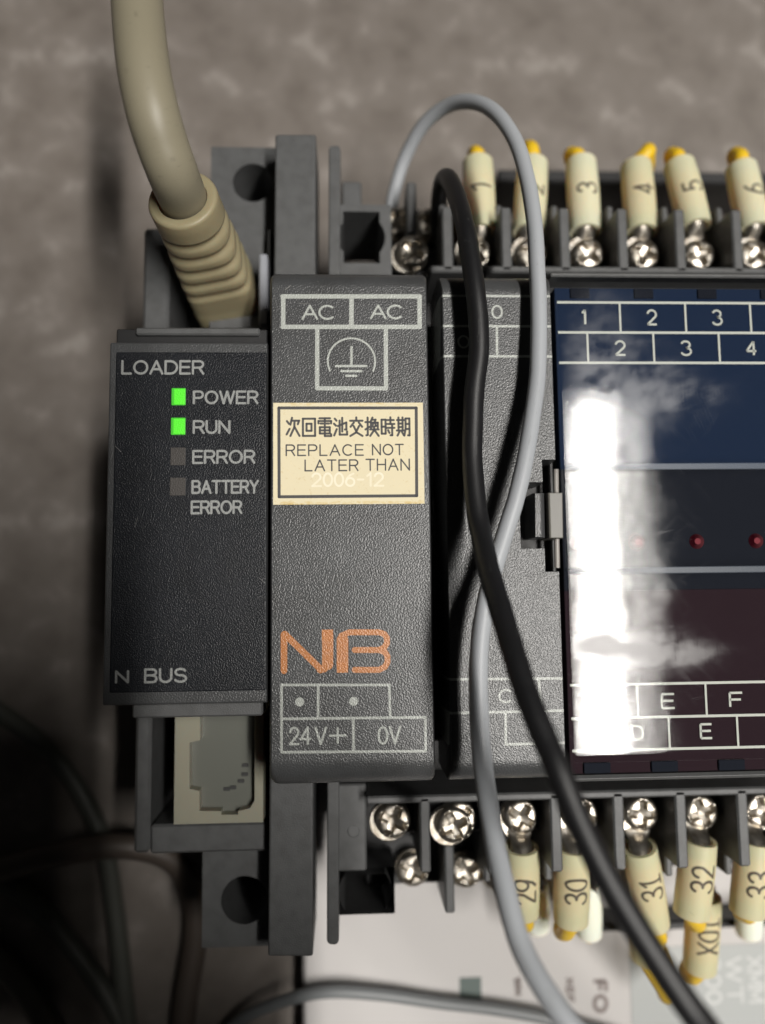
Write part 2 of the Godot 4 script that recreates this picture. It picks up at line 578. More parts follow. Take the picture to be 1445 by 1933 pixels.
func _ready() -> void:
	# camera: a phone's lens straight above, tilted by a few degrees
	var camera := Camera3D.new()
	camera.name = "camera"
	add_child(camera)
	camera.transform = Transform3D(Basis(Vector3(0.998908, 0.045157, 0.012018), Vector3(0.007800, 0.092442, -0.995688), Vector3(-0.046073, 0.994694, 0.091989)), Vector3(0, 118, 0) * MM)
	camera.fov = rad_to_deg(2.0 * atan(1933.0 / 2.0 / 1454.0))
	camera.near = 0.01
	camera.far = 20.0
	var lens := CameraAttributesPhysical.new()
	lens.frustum_focal_length = 26.0
	lens.exposure_aperture = 7.2
	lens.frustum_focus_distance = 0.118
	lens.frustum_near = 0.01
	lens.frustum_far = 20.0
	camera.attributes = lens
	camera.fov = rad_to_deg(2.0 * atan(1933.0 / 2.0 / 1454.0))
	camera.current = true
	var world := WorldEnvironment.new()
	world.name = "environment"
	var e := Environment.new()
	e.background_mode = Environment.BG_COLOR
	e.background_color = lin(0.0115, 0.0112, 0.011)
	e.tonemap_mode = Environment.TONE_MAPPER_LINEAR
	e.tonemap_exposure = 1.0
	e.sdfgi_enabled = true
	e.ssao_enabled = true
	e.ssil_enabled = true
	world.environment = e
	add_child(world)

	# textures and materials
	var grain := relief(0.08, 3, 2, 2048, 2.6)
	var fine := relief(0.08, 8, 3, 1024, 2.6)
	var waves := noise(FastNoiseLite.TYPE_SIMPLEX_SMOOTH, 0.012, 21, 2, 512)
	var body := plastic(lin(0.094, 0.096, 0.097), 0.48, fine, 0.5, 22.0)
	var leather := plastic(lin(0.068, 0.070, 0.072), 0.32, grain, 0.6, 60.0)
	var panel_skin := plastic(lin(0.009, 0.0105, 0.014), 0.36, grain, 0.75, 50.0)
	panel_skin.metallic_specular = 0.4
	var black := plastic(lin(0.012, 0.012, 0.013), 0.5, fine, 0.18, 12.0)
	var nickel := plastic(lin(0.66, 0.63, 0.58), 0.33, fine, 0.35, 16.0)
	nickel.metallic = 1.0
	var ink := lin(0.46, 0.48, 0.45)

	var tone := noise(FastNoiseLite.TYPE_SIMPLEX_SMOOTH, 0.012, 44, 6, 512, ramp([[0.0, lin(0.72, 0.71, 0.70)], [0.5, lin(0.88, 0.88, 0.88)], [1.0, lin(1, 1, 1)]]))
	for m: StandardMaterial3D in [body, leather, panel_skin, black]:
		m.albedo_texture = tone
	nickel.albedo_texture = noise(FastNoiseLite.TYPE_SIMPLEX_SMOOTH, 0.02, 58, 5, 512, ramp([[0.0, lin(0.35, 0.30, 0.24)], [0.45, lin(0.78, 0.75, 0.70)], [1.0, lin(1, 1, 1)]]))
	build_lamp()
	build_phone()
	build_table()
	build_controller(body, leather, panel_skin, black, nickel, ink, grain, fine, waves)
	build_white_box(fine)
	build_network_cable(fine, black)
	build_wires(fine, nickel)
	build_markers(fine, nickel)
	build_loose_cables(fine)


# the two-tube ceiling fitting that the clear lid mirrors
func build_lamp() -> void:
	var at := Vector3(600, 1650, 60)
	var lamp := thing("ceiling_light", "long white fluorescent ceiling light above and right of the controller, outside the picture", "ceiling light", at)
	var housing := Shape.new()
	housing.box(460, 725, 1656, 1720, -440, 760, 4)
	part(lamp, "housing", housing, plastic(lin(0.75, 0.75, 0.73), 0.5))
	for k in 3:
		var x: float = [584.0, 676.0, 500.0][k]
		var wide: float = [76.0, 52.0, 64.0][k]
		var glow := StandardMaterial3D.new()
		glow.albedo_color = lin(0.8, 0.8, 0.8)
		glow.emission_enabled = true
		glow.emission = Color(1.0, 0.97, 0.92)
		glow.emission_energy_multiplier = 2.0
		var tube := Shape.new()
		tube.box(x - wide / 2, x + wide / 2, 1651, 1655, -420, 740, 1)
		part(lamp, "light_diffuser", tube, glow)
		var light := AreaLight3D.new()
		light.name = "tube_light"
		light.area_size = Vector2(wide, 1160) * MM
		light.light_color = Color(1.0, 0.985, 0.962)
		light.light_energy = [3.6, 0.42, 0.30][k]
		light.shadow_enabled = true
		add_child(light)
		light.position = Vector3(x, 1648, 160) * MM
		light.rotation = Vector3(-PI / 2, 0, 0)


# the phone that takes the picture shades the lower left of the scene
func build_phone() -> void:
	var at := Vector3(-26, 122, 58)
	var phone := thing("smartphone", "black smartphone held flat above the controller, its lens over the scene, outside the picture", "smartphone", at)
	var turn: Basis = Basis(Vector3(0.998908, 0.045157, 0.012018), Vector3(0.007800, 0.092442, -0.995688), Vector3(-0.046073, 0.994694, 0.091989))
	var slab := Shape.new()
	slab.block(rounded(Vector2(-64, -13), Vector2(14, 150), 9), 8.5, 0.6, [])
	var under := PackedVector2Array(rounded(Vector2(-64, -13), Vector2(14, 150), 9))
	slab.cap(under, 0.6, Vector3.DOWN)
	var screen := Shape.new()
	screen.block(rounded(Vector2(-62, -11), Vector2(12, 148), 7), 8.7, 8.55, [])
	for s in [slab, screen]:
		for i in s.v.size():
			var p: Vector3 = s.v[i]
			s.v[i] = turn * Vector3(p.x, -p.z, p.y) + Vector3(0, 118, 0)
			var m: Vector3 = s.n[i]
			s.n[i] = turn * Vector3(m.x, -m.z, m.y)
	part(phone, "case", slab, plastic(lin(0.02, 0.02, 0.022), 0.4))
	part(phone, "screen", screen, plastic(lin(0.01, 0.01, 0.012), 0.1))
	# unseen slab and arm beside the phone, added only to deepen the lower-left shade
	var blocker := thing("shade_blocker", "unseen black slab on an arm, added beside the smartphone to shade the lower left", "light blocker", Vector3(30, 120, 120))
	var jaw := Shape.new()
	jaw.block(rounded(Vector2(14.5, 48), Vector2(50, 215), 7), 138, 119, [])  # size and place chosen for the shade it throws
	jaw.cap(rounded(Vector2(14.5, 48), Vector2(50, 215), 7), 119, Vector3.DOWN)
	part(blocker, "shade_slab", jaw, plastic(lin(0.02, 0.02, 0.02), 0.5))
	var arm := Shape.new()
	arm.tube([Vector3(20, 130, 160), Vector3(0, 138, 230), Vector3(-60, 130, 330), Vector3(-90, 60, 372), Vector3(-95, -57, 378)], [9.0, 9.0], 20, 6)
	part(blocker, "arm", arm, plastic(lin(0.03, 0.03, 0.03), 0.5))


func build_table() -> void:
	var s := Shape.new()
	s.box(-420, 460, -88, -58, -420, 380, 2)
	var m := StandardMaterial3D.new()
	m.albedo_texture = noise(FastNoiseLite.TYPE_SIMPLEX_SMOOTH, 0.0065, 11, 6, 1024, ramp([[0.0, lin(0.125, 0.107, 0.092)], [0.4, lin(0.166, 0.144, 0.126)], [0.58, lin(0.178, 0.156, 0.138)], [0.68, lin(0.198, 0.174, 0.155)], [0.80, lin(0.24, 0.215, 0.194)], [1.0, lin(0.31, 0.283, 0.258)]]))
	m.roughness = 0.55
	m.uv1_triplanar = true
	m.uv1_world_triplanar = true
	m.uv1_scale = Vector3.ONE * 9.0
	structure("table_top", "mottled grey brown stone pattern table top under the controller", s, m)


func build_controller(body: StandardMaterial3D, leather: StandardMaterial3D, panel_skin: StandardMaterial3D, black: StandardMaterial3D, nickel: StandardMaterial3D, ink: Color, grain: Texture2D, fine: Texture2D, waves: Texture2D) -> void:
	var plc := thing("programmable_controller", "dark grey industrial controller with screw terminals and clear lid", "controller", Vector3(15, -56, -10))
	var s: Shape

	# --- power supply cover with its print
	var x0 := -12.01
	var x1 := 13.14
	var z0 := -49.84
	var z1 := 30.24
	var sheet := Sheet.new(Vector2(x0 - 1, z0 - 1), Vector2(x1 + 1, z1 + 1), 18.0)
	sheet.frame(Vector2(-9.79, -45.11), Vector2(11.72, -45.31), 0.0, ink)
	for l in [[Vector2(-9.84, -45.07), Vector2(11.80, -45.18)], [Vector2(-9.84, -40.15), Vector2(11.72, -40.22)], [Vector2(-9.75, -45.07), Vector2(-9.75, -40.15)], [Vector2(11.76, -45.18), Vector2(11.68, -40.22)], [Vector2(0.98, -45.12), Vector2(0.94, -40.19)]]:
		sheet.line(l, 0.36, ink, 0.25)
	for l in [[Vector2(-4.43, -40.17), Vector2(-4.48, -30.34)], [Vector2(6.34, -40.20), Vector2(6.25, -30.33)], [Vector2(-4.48, -30.34), Vector2(6.25, -30.33)]]:
		sheet.line(l, 0.34, ink, 0.25)
	sheet.words(lettering("AC", Vector2(-6.73, -43.58), Vector2(-1.80, -41.46), 1.2), 0.17, ink, 0.25)
	sheet.words(lettering("AC", Vector2(4.02, -43.68), Vector2(8.97, -41.59), 1.2), 0.17, ink, 0.25)
	var arc := []
	for i in 29:
		var w := deg_to_rad(lerpf(156.0, 384.0, i / 28.0))
		arc.append(Vector2(0.89, -34.65) + Vector2(cos(w), sin(w)) * 3.7)
	sheet.line(arc, 0.15, ink, 0.2)
	for l in [[Vector2(0.91, -36.94), Vector2(0.89, -33.97)], [Vector2(-1.51, -33.88), Vector2(3.21, -33.89)], [Vector2(-0.69, -33.08), Vector2(2.41, -33.08)], [Vector2(0.05, -32.32), Vector2(1.62, -32.32)]]:
		sheet.line(l, 0.19, ink, 0.2)
	# the orange two-letter emblem
	var orange := lin(0.52, 0.20, 0.062)
	for l in [[Vector2(-9.64, 12.91), Vector2(-9.64, 7.56)], [Vector2(-9.52, 7.48), Vector2(-4.16, 12.77)]]:
		sheet.line(l, 0.5, orange, 0.15)
	sheet.line([Vector2(-3.06, 7.81), Vector2(-3.09, 12.08)], 0.85, orange, 0.15)
	sheet.line([Vector2(-4.20, 12.85), Vector2(-3.57, 12.70), Vector2(-3.09, 12.08)], 0.55, orange, 0.15)
	sheet.area(Vector2(-3.94, 6.93), Vector2(-2.19, 8.62), orange)
	sheet.line([Vector2(-0.83, 8.48), Vector2(-0.86, 12.51)], 0.88, orange, 0.15)
	sheet.area(Vector2(-1.73, 11.79), Vector2(0.02, 13.39), orange)
	for l in [[Vector2(-0.98, 7.84), Vector2(0.22, 7.35), Vector2(4.72, 7.41), Vector2(5.52, 7.70), Vector2(5.92, 8.27), Vector2(5.91, 9.06), Vector2(5.50, 9.69), Vector2(4.69, 10.07), Vector2(1.00, 10.01)], [Vector2(4.69, 10.07), Vector2(5.57, 10.40), Vector2(5.96, 11.04), Vector2(5.95, 11.91), Vector2(5.54, 12.62), Vector2(4.66, 13.04), Vector2(0.98, 12.98)]]:
		sheet.line(l, 0.45, orange, 0.15)
	# lower terminal key
	for l in [[Vector2(-10.00, 15.02), Vector2(6.23, 15.31)], [Vector2(-10.00, 20.01), Vector2(11.60, 20.20)], [Vector2(-10.00, 24.87), Vector2(11.52, 25.18)], [Vector2(-10.00, 15.02), Vector2(-10.00, 24.87)], [Vector2(-4.53, 15.12), Vector2(-4.55, 20.04)], [Vector2(6.19, 15.31), Vector2(6.25, 20.17)], [Vector2(0.72, 20.14), Vector2(0.71, 25.03)], [Vector2(11.56, 20.20), Vector2(11.52, 25.18)]]:
		sheet.line(l, 0.2, ink, 0.45)
	sheet.line([Vector2(-7.31, 17.57)], 0.68, ink, 0.35)
	sheet.line([Vector2(0.78, 17.64)], 0.68, ink, 0.35)
	sheet.words(lettering("24", Vector2(-8.74, 21.35), Vector2(-5.75, 23.73), 1.8), 0.17, ink, 0.4)
	sheet.words(lettering("V", Vector2(-4.95, 21.42), Vector2(-3.39, 23.78)), 0.17, ink, 0.4)
	sheet.words(lettering("+", Vector2(-2.82, 21.31), Vector2(-0.46, 23.92)), 0.17, ink, 0.4)
	sheet.words(lettering("0V", Vector2(4.48, 21.54), Vector2(7.71, 23.94), 1.8), 0.17, ink, 0.4)
	s = Shape.new()
	s.frame = sheet.rect()
	s.plate([Vector2(x0, z0), Vector2(x1, z0), Vector2(x1, z1), Vector2(x0, z1)], [3.2, 0.5, 4.2, 0.6], [1.2, 0.9, 1.0, 1.6], 0.0, -16.0, 3.6)
	sheet.dust(170, 71, lin(0.40, 0.39, 0.36))
	var cover := part(plc, "power_cover", s, printed(leather, sheet))

	# --- sticker on the cover
	var a := Vector2(-11.28, -28.01)
	var b := Vector2(11.98, -12.14)
	var paper := Sheet.new(a, b, 28.0, lin(0.74, 0.66, 0.46))
	var speck := RandomNumberGenerator.new()
	speck.seed = 5
	for i in 900:
		var p := Vector2(speck.randf_range(a.x, b.x), speck.randf_range(a.y, b.y))
		var k := speck.randf()
		paper.line([p, p + Vector2(speck.randf_range(-0.3, 0.3), speck.randf_range(-0.3, 0.3))], speck.randf_range(0.02, 0.09), Color(lin(0.80, 0.69, 0.45), 0.35) if k < 0.6 else Color(lin(0.60, 0.46, 0.22), 0.3))
	for i in 260:     # yellowed edge of old paper
		var p := Vector2(speck.randf_range(a.x, b.x), (b.y if speck.randf() < 0.7 else a.y) + speck.randf_range(-0.4, 0.4))
		paper.line([p, p + Vector2(speck.randf_range(-0.8, 0.8), 0)], speck.randf_range(0.05, 0.2), Color(lin(0.62, 0.44, 0.16), 0.22))
	var dark := lin(0.045, 0.045, 0.05)
	for l in [[Vector2(-10.41, -27.20), Vector2(10.92, -27.17)], [Vector2(-10.41, -27.20), Vector2(-10.36, -13.36)], [Vector2(10.92, -27.17), Vector2(10.78, -13.38)], [Vector2(-10.36, -13.36), Vector2(10.78, -13.38)]]:
		paper.line(l, 0.23, dark, 0.2)
	paper.words(lettering("次回電池交換時期", Vector2(-9.27, -25.74), Vector2(9.94, -22.68), 1.5), 0.165, dark, 0.25)
	paper.words(lettering("REPLACE", Vector2(-9.27, -21.38), Vector2(2.57, -19.75), 2.8), 0.105, dark, 0.2)
	paper.words(lettering("NOT", Vector2(4.03, -21.41), Vector2(8.78, -19.81), 2.8), 0.105, dark, 0.2)
	paper.words(lettering("LATER", Vector2(-6.38, -19.01), Vector2(1.73, -17.36), 2.8), 0.105, dark, 0.2)
	paper.words(lettering("THAN", Vector2(3.02, -19.09), Vector2(9.70, -17.40), 2.8), 0.105, dark, 0.2)
	paper.words(lettering("2006-12", Vector2(-5.29, -16.94), Vector2(5.64, -14.98), 2.0), 0.16, Color(lin(0.86, 0.80, 0.63), 0.9), 0.4)
	s = Shape.new()
	s.frame = paper.rect()
	s.block(rect(a, b), 0.16, 0.01)
	var paper_skin := plastic(Color.WHITE, 0.75, fine, 0.18, 8.0)
	part(plc, "sticker", s, printed(paper_skin, paper), "yellowed paper sticker about battery replacement")

	# --- indicator panel on the left
	x0 = -36.55
	x1 = -12.25
	z0 = -37.73
	z1 = 17.64
	s = Shape.new()
	s.plate([Vector2(x0, z0), Vector2(x1, z0), Vector2(x1, z1), Vector2(x0, z1)], [0.3, 0.15, 0.35, 0.3], [0.3, 0, 0, 0.3], -0.35, -9.0, 0.3)
	var hood := part(plc, "panel_frame", s, leather)
	var px0 := -35.52
	var px1 := -12.33
	var pz0 := -36.13
	var pz1 := 15.78
	sheet = Sheet.new(Vector2(px0 - 0.5, pz0 - 0.5), Vector2(px1 + 0.5, pz1 + 0.5), 18.0)
	var grey := lin(0.33, 0.34, 0.33)
	for w in [["LOADER", Vector2(-34.51, -34.69), Vector2(-22.13, -32.73)], ["POWER", Vector2(-23.52, -29.89), Vector2(-13.76, -28.04)], ["RUN", Vector2(-23.48, -25.23), Vector2(-18.04, -23.39)], ["ERROR", Vector2(-23.51, -20.57), Vector2(-14.22, -18.72)], ["BATTERY", Vector2(-23.58, -15.90), Vector2(-13.64, -14.08)], ["ERROR", Vector2(-23.67, -12.76), Vector2(-16.16, -10.96)], ["N", Vector2(-34.55, 12.64), Vector2(-32.81, 14.23)], ["BUS", Vector2(-30.28, 12.41), Vector2(-24.24, 14.30)]]:
		sheet.words(lettering(w[0], w[1], w[2], 2.2), 0.18, grey, 0.3)
	s = Shape.new()
	s.frame = sheet.rect()
	s.plate([Vector2(px0, pz0), Vector2(px1, pz0), Vector2(px1, pz1), Vector2(px0, pz1)], [0.2, 0.2, 0.2, 0.2], [0.2, 0.2, 0.2, 0.2], -0.2, -0.7, 0.16)
	sheet.dust(110, 73, lin(0.30, 0.30, 0.29))
	var face := part(plc, "indicator_panel", s, printed(panel_skin, sheet))
	for k in 4:
		var lo: Vector2 = [Vector2(-26.93, -30.43), Vector2(-26.95, -25.78), Vector2(-26.97, -21.12), Vector2(-26.99, -16.45)][k]
		var hi: Vector2 = [Vector2(-24.76, -27.72), Vector2(-24.74, -23.09), Vector2(-24.69, -18.36), Vector2(-24.64, -13.70)][k]
		s = Shape.new()
		s.plate([lo, Vector2(hi.x, lo.y), hi, Vector2(lo.x, hi.y)], [0.05, 0.05, 0.05, 0.05], [0.15, 0.15, 0.15, 0.15], -0.14, -0.5, 0.04)
		var window := plastic(lin(0.052, 0.047, 0.043), 0.4, grain, 0.5, 50.0)
		if k < 2:
			window.albedo_color = lin(0.03, 0.2, 0.02)
			window.emission_enabled = true
			window.emission = lin(0.03, 0.33, 0.006)
		part(face, "indicator_light", s, window, "glowing green indicator light" if k < 2 else "unlit grey brown indicator light")
		if k < 2:
			var core := window.duplicate()
			core.emission = lin(0.085, 0.72, 0.015)
			s = Shape.new()
			lo += Vector2(0.38, 0.16)
			hi -= Vector2(0.1, 0.14)
			s.plate([lo, Vector2(hi.x, lo.y), hi, Vector2(lo.x, hi.y)], [0.05, 0.05, 0.05, 0.05], [0.25, 0.1, 0.1, 0.25], -0.12, -0.4, 0.04)
			part(face, "light_core", s, core)

	# --- recess, tabs and jacks above and below the panel
	s = Shape.new()
	s.box(-36.23, -12.43, -12, -2.5, -40.60, -38.10, 0.2)
	part(plc, "recess", s, black)
	s = Shape.new()
	s.box(-33.01, -13.56, -6, -1.6, -40.56, -39.36, 0.25)
	part(plc, "port_lip", s, body)
	s = Shape.new()
	s.box(-32.85, -13.16, -8, -3, 17.77, 19.99, 0.25)
	part(plc, "port_lip", s, body)
	# side walls of the ports
	for k in 2:
		s = Shape.new()
		if k == 0:
			s.box(-36.07, -31.48, -56, -17, -64.18, -36, 0.5)
			part(plc, "port_wall", s, body)
			s = Shape.new()
			s.box(-13.90, -13.24, -56, -17, -64.18, -36, 0.4)
		else:
			s.box(-36.06, -33.42, -56, -17, 16, 44.43, 0.5)
			part(plc, "port_wall", s, body)
			s = Shape.new()
			s.box(-33.32, -13.75, -56, -17, 39.89, 44.61, 0.4)
		part(plc, "port_wall", s, body)
	s = Shape.new()
	s.box(-36.07, -8, -56, -34, -60, 42, 0.3)
	part(plc, "base_body", s, black)
	s = Shape.new()
	s.box(-15.17, -13.69, -34, -14, -58.25, -45.38, 0.3)
	part(plc, "port_shield", s, plastic(lin(0.30, 0.31, 0.34), 0.35, fine, 0.18, 10.0))

	# lower port with its cream modular jack
	var j0 := Vector2(-28.57, 21.44)
	var j1 := Vector2(-14.12, 38.72)
	var cream := plastic(lin(0.30, 0.28, 0.215), 0.38, fine, 0.27, 9.0)
	cream.subsurf_scatter_enabled = true
	cream.subsurf_scatter_strength = 0.15
	s = Shape.new()
	var hole := PackedVector2Array([Vector2(-24.51, 21.69), Vector2(-24.47, 25.36), Vector2(-26.19, 25.75), Vector2(-26.11, 33.13), Vector2(-24.48, 33.50), Vector2(-24.45, 36.70), Vector2(-20.93, 36.79), Vector2(-20.92, 37.37), Vector2(-18.17, 37.44), Vector2(-18.18, 36.86), Vector2(-16.28, 36.48), Vector2(-15.51, 35.32), Vector2(-15.55, 21.86)])
	s.block(PackedVector2Array([j0, hole[0] + Vector2(0, j0.y - hole[0].y)]) + hole + PackedVector2Array([Vector2(hole[12].x, j0.y), Vector2(j1.x, j0.y), j1, Vector2(j0.x, j1.y)]), -13, -33)
	var jack := part(plc, "modular_jack", s, cream, "cream modular jack under the indicator panel")
	s = Shape.new()
	s.box(j0.x + 0.2, j1.x - 0.2, -33, -15.3, j0.y + 0.2, j1.y - 0.2, 0.1)
	part(jack, "jack_floor", s, plastic(lin(0.14, 0.145, 0.125), 0.3, fine, 0.3, 14.0))
	for q in [Vector3(-17.35, -15.00, 30.06), Vector3(-18.04, -15.00, 32.63), Vector3(-19.35, -15.00, 33.63), Vector3(-20.40, -15.00, 33.86), Vector3(-17.43, -15.00, 31.53)]:
		s = Shape.new()
		s.box(q.x - 0.55, q.x + 0.55, -15.4, -15.1, q.z - 0.3, q.z + 0.3, 0.1)
		part(jack, "jack_contact", s, plastic(lin(0.05, 0.05, 0.05), 0.4))

	# --- mounting feet with their holes
	for k in 2:
		s = Shape.new()
		if k == 0:
			s.block(rect(Vector2(-24.95, -81.99), Vector2(-11.49, -46.99)), -21, -56, [circle(Vector2(-17.12, -75.02), 3.75)])
		else:
			s.block(rect(Vector2(-25.33, 36.19), Vector2(-12.86, 61.62)), -21, -56, [circle(Vector2(-18.12, 53.97), 4.0)])
		part(plc, "mounting_foot", s, body)
	# --- the tall rib behind the power cover
	s = Shape.new()
	s.plate([Vector2(-12.23, -79.82), Vector2(-4.99, -79.93), Vector2(-6.07, 59.99), Vector2(-13.31, 59.75)], [0.4, 0.4, 0.4, 0.4], [0.4, 0.4, 0.4, 0.4], -13, -27, 0.4)
	part(plc, "rib", s, body)
	s = Shape.new()
	s.plate([Vector2(-2.78, -79.07), Vector2(-0.67, -79.10), Vector2(-1.90, 59.22), Vector2(-3.90, 59.15)], [0.3, 0.3, 0.3, 0.3], [0.8, 0.8, 0.8, 0.8], -15, -40, 0.3)
	part(plc, "thin_rib", s, body)
	# --- blind hole blocks beside the power terminals
	s = Shape.new()
	var key := func(a0: Vector2, a1: Vector2, r: float) -> PackedVector2Array:
		var c: Vector2 = (a0 + a1) / 2
		var half: Vector2 = (a1 - a0) / 2
		var w0 := acos(clampf(half.x / r, -1, 1))
		var out := PackedVector2Array([Vector2(a1.x, a1.y), Vector2(a0.x, a1.y)])
		for i in 9:
			out.append(c + Vector2.from_angle(lerpf(PI - w0, PI + w0, i / 8.0)) * r)
		out.append_array([Vector2(a0.x, a0.y), Vector2(a1.x, a0.y)])
		for i in 9:
			out.append(c + Vector2.from_angle(lerpf(-w0, w0, i / 8.0)) * r)
		return out
	s.block(rect(Vector2(-1.64, -69.41), Vector2(8.52, -55.99)), -18, -40, [key.call(Vector2(-0.29, -68.11), Vector2(6.41, -58.28), 4.35)])
	s.box(-0.47, 3.24, -40, -22, -76.10, -70.85, 0.3)
	part(plc, "hole_block", s, body)
	s = Shape.new()
	s.box(-2.15, 2.87, -40, -17, 33.99, 48.32, 0.3)
	s.block(rect(Vector2(-2.27, 49.24), Vector2(7.76, 56.95)), -21, -40, [key.call(Vector2(-0.81, 50.35), Vector2(6.11, 56.19), 4.6)])
	part(plc, "hole_block", s, body)
	var dot := Shape.new()
	dot.tube([Vector3(0.70, -17.00, 41.77), Vector3(0.70, -16.70, 41.68)], [1.0, 0.9], 24, 2)
	part(plc, "moulding_mark", dot, body)

	# --- input cover (second cover), its cut-out and print
	x0 = 15.02
	var xn := 26.98
	var xs := 30.72
	x1 = 32.97
	z0 = -49.47
	z1 = 30.21
	var zn0 := -15.33
	var zn1 := -5.17
	var zs0 := -18.91
	var zs1 := -1.54
	sheet = Sheet.new(Vector2(x0 - 1, z0 - 1), Vector2(x1 + 1, z1 + 1), 18.0)
	for l in [[Vector2(15.10, -45.42), Vector2(33.38, -45.43)], [Vector2(15.00, -40.49), Vector2(33.47, -40.47)], [Vector2(14.91, -35.60), Vector2(33.40, -35.55)], [Vector2(24.04, -40.44), Vector2(23.95, -35.53)], [Vector2(15.10, -45.42), Vector2(14.91, -35.60)]]:
		sheet.line(l, 0.2, ink, 0.35)
	sheet.words(lettering("0", Vector2(23.36, -43.81), Vector2(24.92, -41.82)), 0.16, ink, 0.3)
	sheet.words(lettering("0", Vector2(17.83, -38.87), Vector2(19.48, -36.98)), 0.16, ink, 0.3)
	for l in [[Vector2(14.60, 14.67), Vector2(33.20, 14.84)], [Vector2(14.50, 19.71), Vector2(33.11, 19.67)], [Vector2(23.72, 24.51), Vector2(33.11, 24.47)], [Vector2(23.85, 19.73), Vector2(23.72, 24.51)], [Vector2(29.03, 14.84), Vector2(29.37, 19.68)], [Vector2(15.14, 19.64), Vector2(15.05, 24.48)]]:
		sheet.line(l, 0.2, ink, 0.5)
	sheet.words(lettering("C", Vector2(22.93, 16.40), Vector2(24.78, 18.25)), 0.17, ink, 0.5)
	s = Shape.new()
	s.frame = sheet.rect()
	s.plate([Vector2(x0, z0), Vector2(x1, z0), Vector2(x1, zs0), Vector2(xs, zs0), Vector2(xs, zn0), Vector2(xn, zn0), Vector2(xn, zn1), Vector2(xs, zn1), Vector2(xs, zs1), Vector2(x1, zs1), Vector2(x1, z1), Vector2(x0, z1)],
		[3.6, 0.25, 0.12, 0.12, 0.12, 0.12, 0.12, 0.12, 0.12, 0.25, 3.4, 0.55], [0.35, 0, 0, 0, 0, 0, 0, 0, 0, 0, 0, 0.35], -0.3, -14.0, 3.4)
	sheet.dust(120, 72, lin(0.40, 0.39, 0.36))
	part(plc, "input_cover", s, printed(leather, sheet))
	# latch in the cut-out
	s = Shape.new()
	s.box(xn - 0.5, x1 + 0.6, -14, -7.5, zs0 - 0.5, zs1 + 0.5, 0.1)
	part(plc, "latch_well", s, black)
	var latch := Shape.new()
	latch.plate([Vector2(29.32, -13.82), Vector2(31.08, -13.81), Vector2(31.02, -6.75), Vector2(29.18, -6.76)], [0.15, 1.1, 0.15, 0.15], [0, 0, 0, 0], -0.6, -7.5, 1.0)
	part(plc, "latch_tab", latch, leather)
	s = Shape.new()
	s.plate([Vector2(31.36, -13.79), Vector2(33.71, -13.77), Vector2(33.59, -6.61), Vector2(31.34, -6.63)], [0.15, 0.2, 0.15, 0.35], [0, 0, 0, 0], -0.1, -7.0, 0.3)
	part(plc, "hinge_clip", s, plastic(lin(0.13, 0.125, 0.11), 0.42, fine, 0.18, 10.0))
	s = Shape.new()
	s.tube([Vector3(33.43, -2.60, -17.78), Vector3(33.20, -2.60, -8.11), Vector3(33.12, -2.60, -2.07)], [0.42, 0.42], 14, 4)
	part(plc, "hinge_pin", s, plastic(lin(0.32, 0.30, 0.28), 0.35))

	# --- the clear lid and what lies under it
	var wx0 := 34.01
	var wx1 := 96.0
	var wz0 := -48.78
	var wz1 := 27.64
	var zr0 := -18.24
	var zr1 := -2.01
	s = Shape.new()
	s.box(x1 + 0.05, 98, -15, -5.2, -49.57, 30.66, 0.2)
	part(plc, "lid_tray", s, black)
	s = Shape.new()
	s.box(x1, wx1 + 1.0, -6, -0.5, -49.49, -48.78, 0.2)
	part(plc, "lid_frame", s, body)
	s = Shape.new()
	s.box(x1, wx1 + 1.0, -6, -2.2, 29.88, 30.82, 0.6)
	part(plc, "lid_frame", s, body)
	var blue := plastic(lin(0.008, 0.0175, 0.043), 0.85, fine, 0.2, 12.0)
	var night := plastic(lin(0.008, 0.010, 0.016), 0.85, fine, 0.2, 12.0)
	var maroon := plastic(lin(0.019, 0.0095, 0.0135), 0.85, fine, 0.2, 12.0)
	for flat: StandardMaterial3D in [blue, night, maroon]:
		flat.metallic_specular = 0.25
	for k in 3:
		s = Shape.new()
		var za: float = [-47.85, zr0 + 0.4, zr1 + 3.6][k]
		var zb: float = [zr0 + 0.4, zr1 + 3.6, 29.80][k]
		s.box(wx0 + 0.25, 97, -5.2, -3.0 - 0.05 * k, za, zb, 0.05)
		part(plc, "label_sheet", s, [blue, night, maroon][k], ["dark blue label sheet under the top of the clear lid", "near black middle strip under the clear lid", "dark maroon label sheet under the bottom of the clear lid"][k])
	# darker bars between the terminal names, along the lid's far and near edge
	for k in 6:
		var bx := 38.4 + 10.65 * k
		s = Shape.new()
		s.box(bx - 1.6, bx + 1.6, -3.0, -2.7, -47.72, -46.10, 0.1)
		part(plc, "spacer", s, night)
		s = Shape.new()
		s.box(bx - 2.1, bx + 2.1, -3.1, -2.7, 28.08, 29.72, 0.1)
		part(plc, "spacer", s, night)
	for k in 7:
		s = Shape.new()
		var c := Vector3(46.25 + 9.72 * k - 9.72, -3.0, -6.06)
		s.tube([c, c + Vector3(0, 0.25, 0), c + Vector3(0, 0.4, 0)], [1.2, 1.1, 0.5], 20, 3)
		var red := plastic(lin(0.14, 0.006, 0.014), 0.75)
		red.emission_enabled = true
		red.emission = lin(0.02, 0.001, 0.003)
		part(plc, "indicator_light", s, red, "small red indicator light under the clear lid")
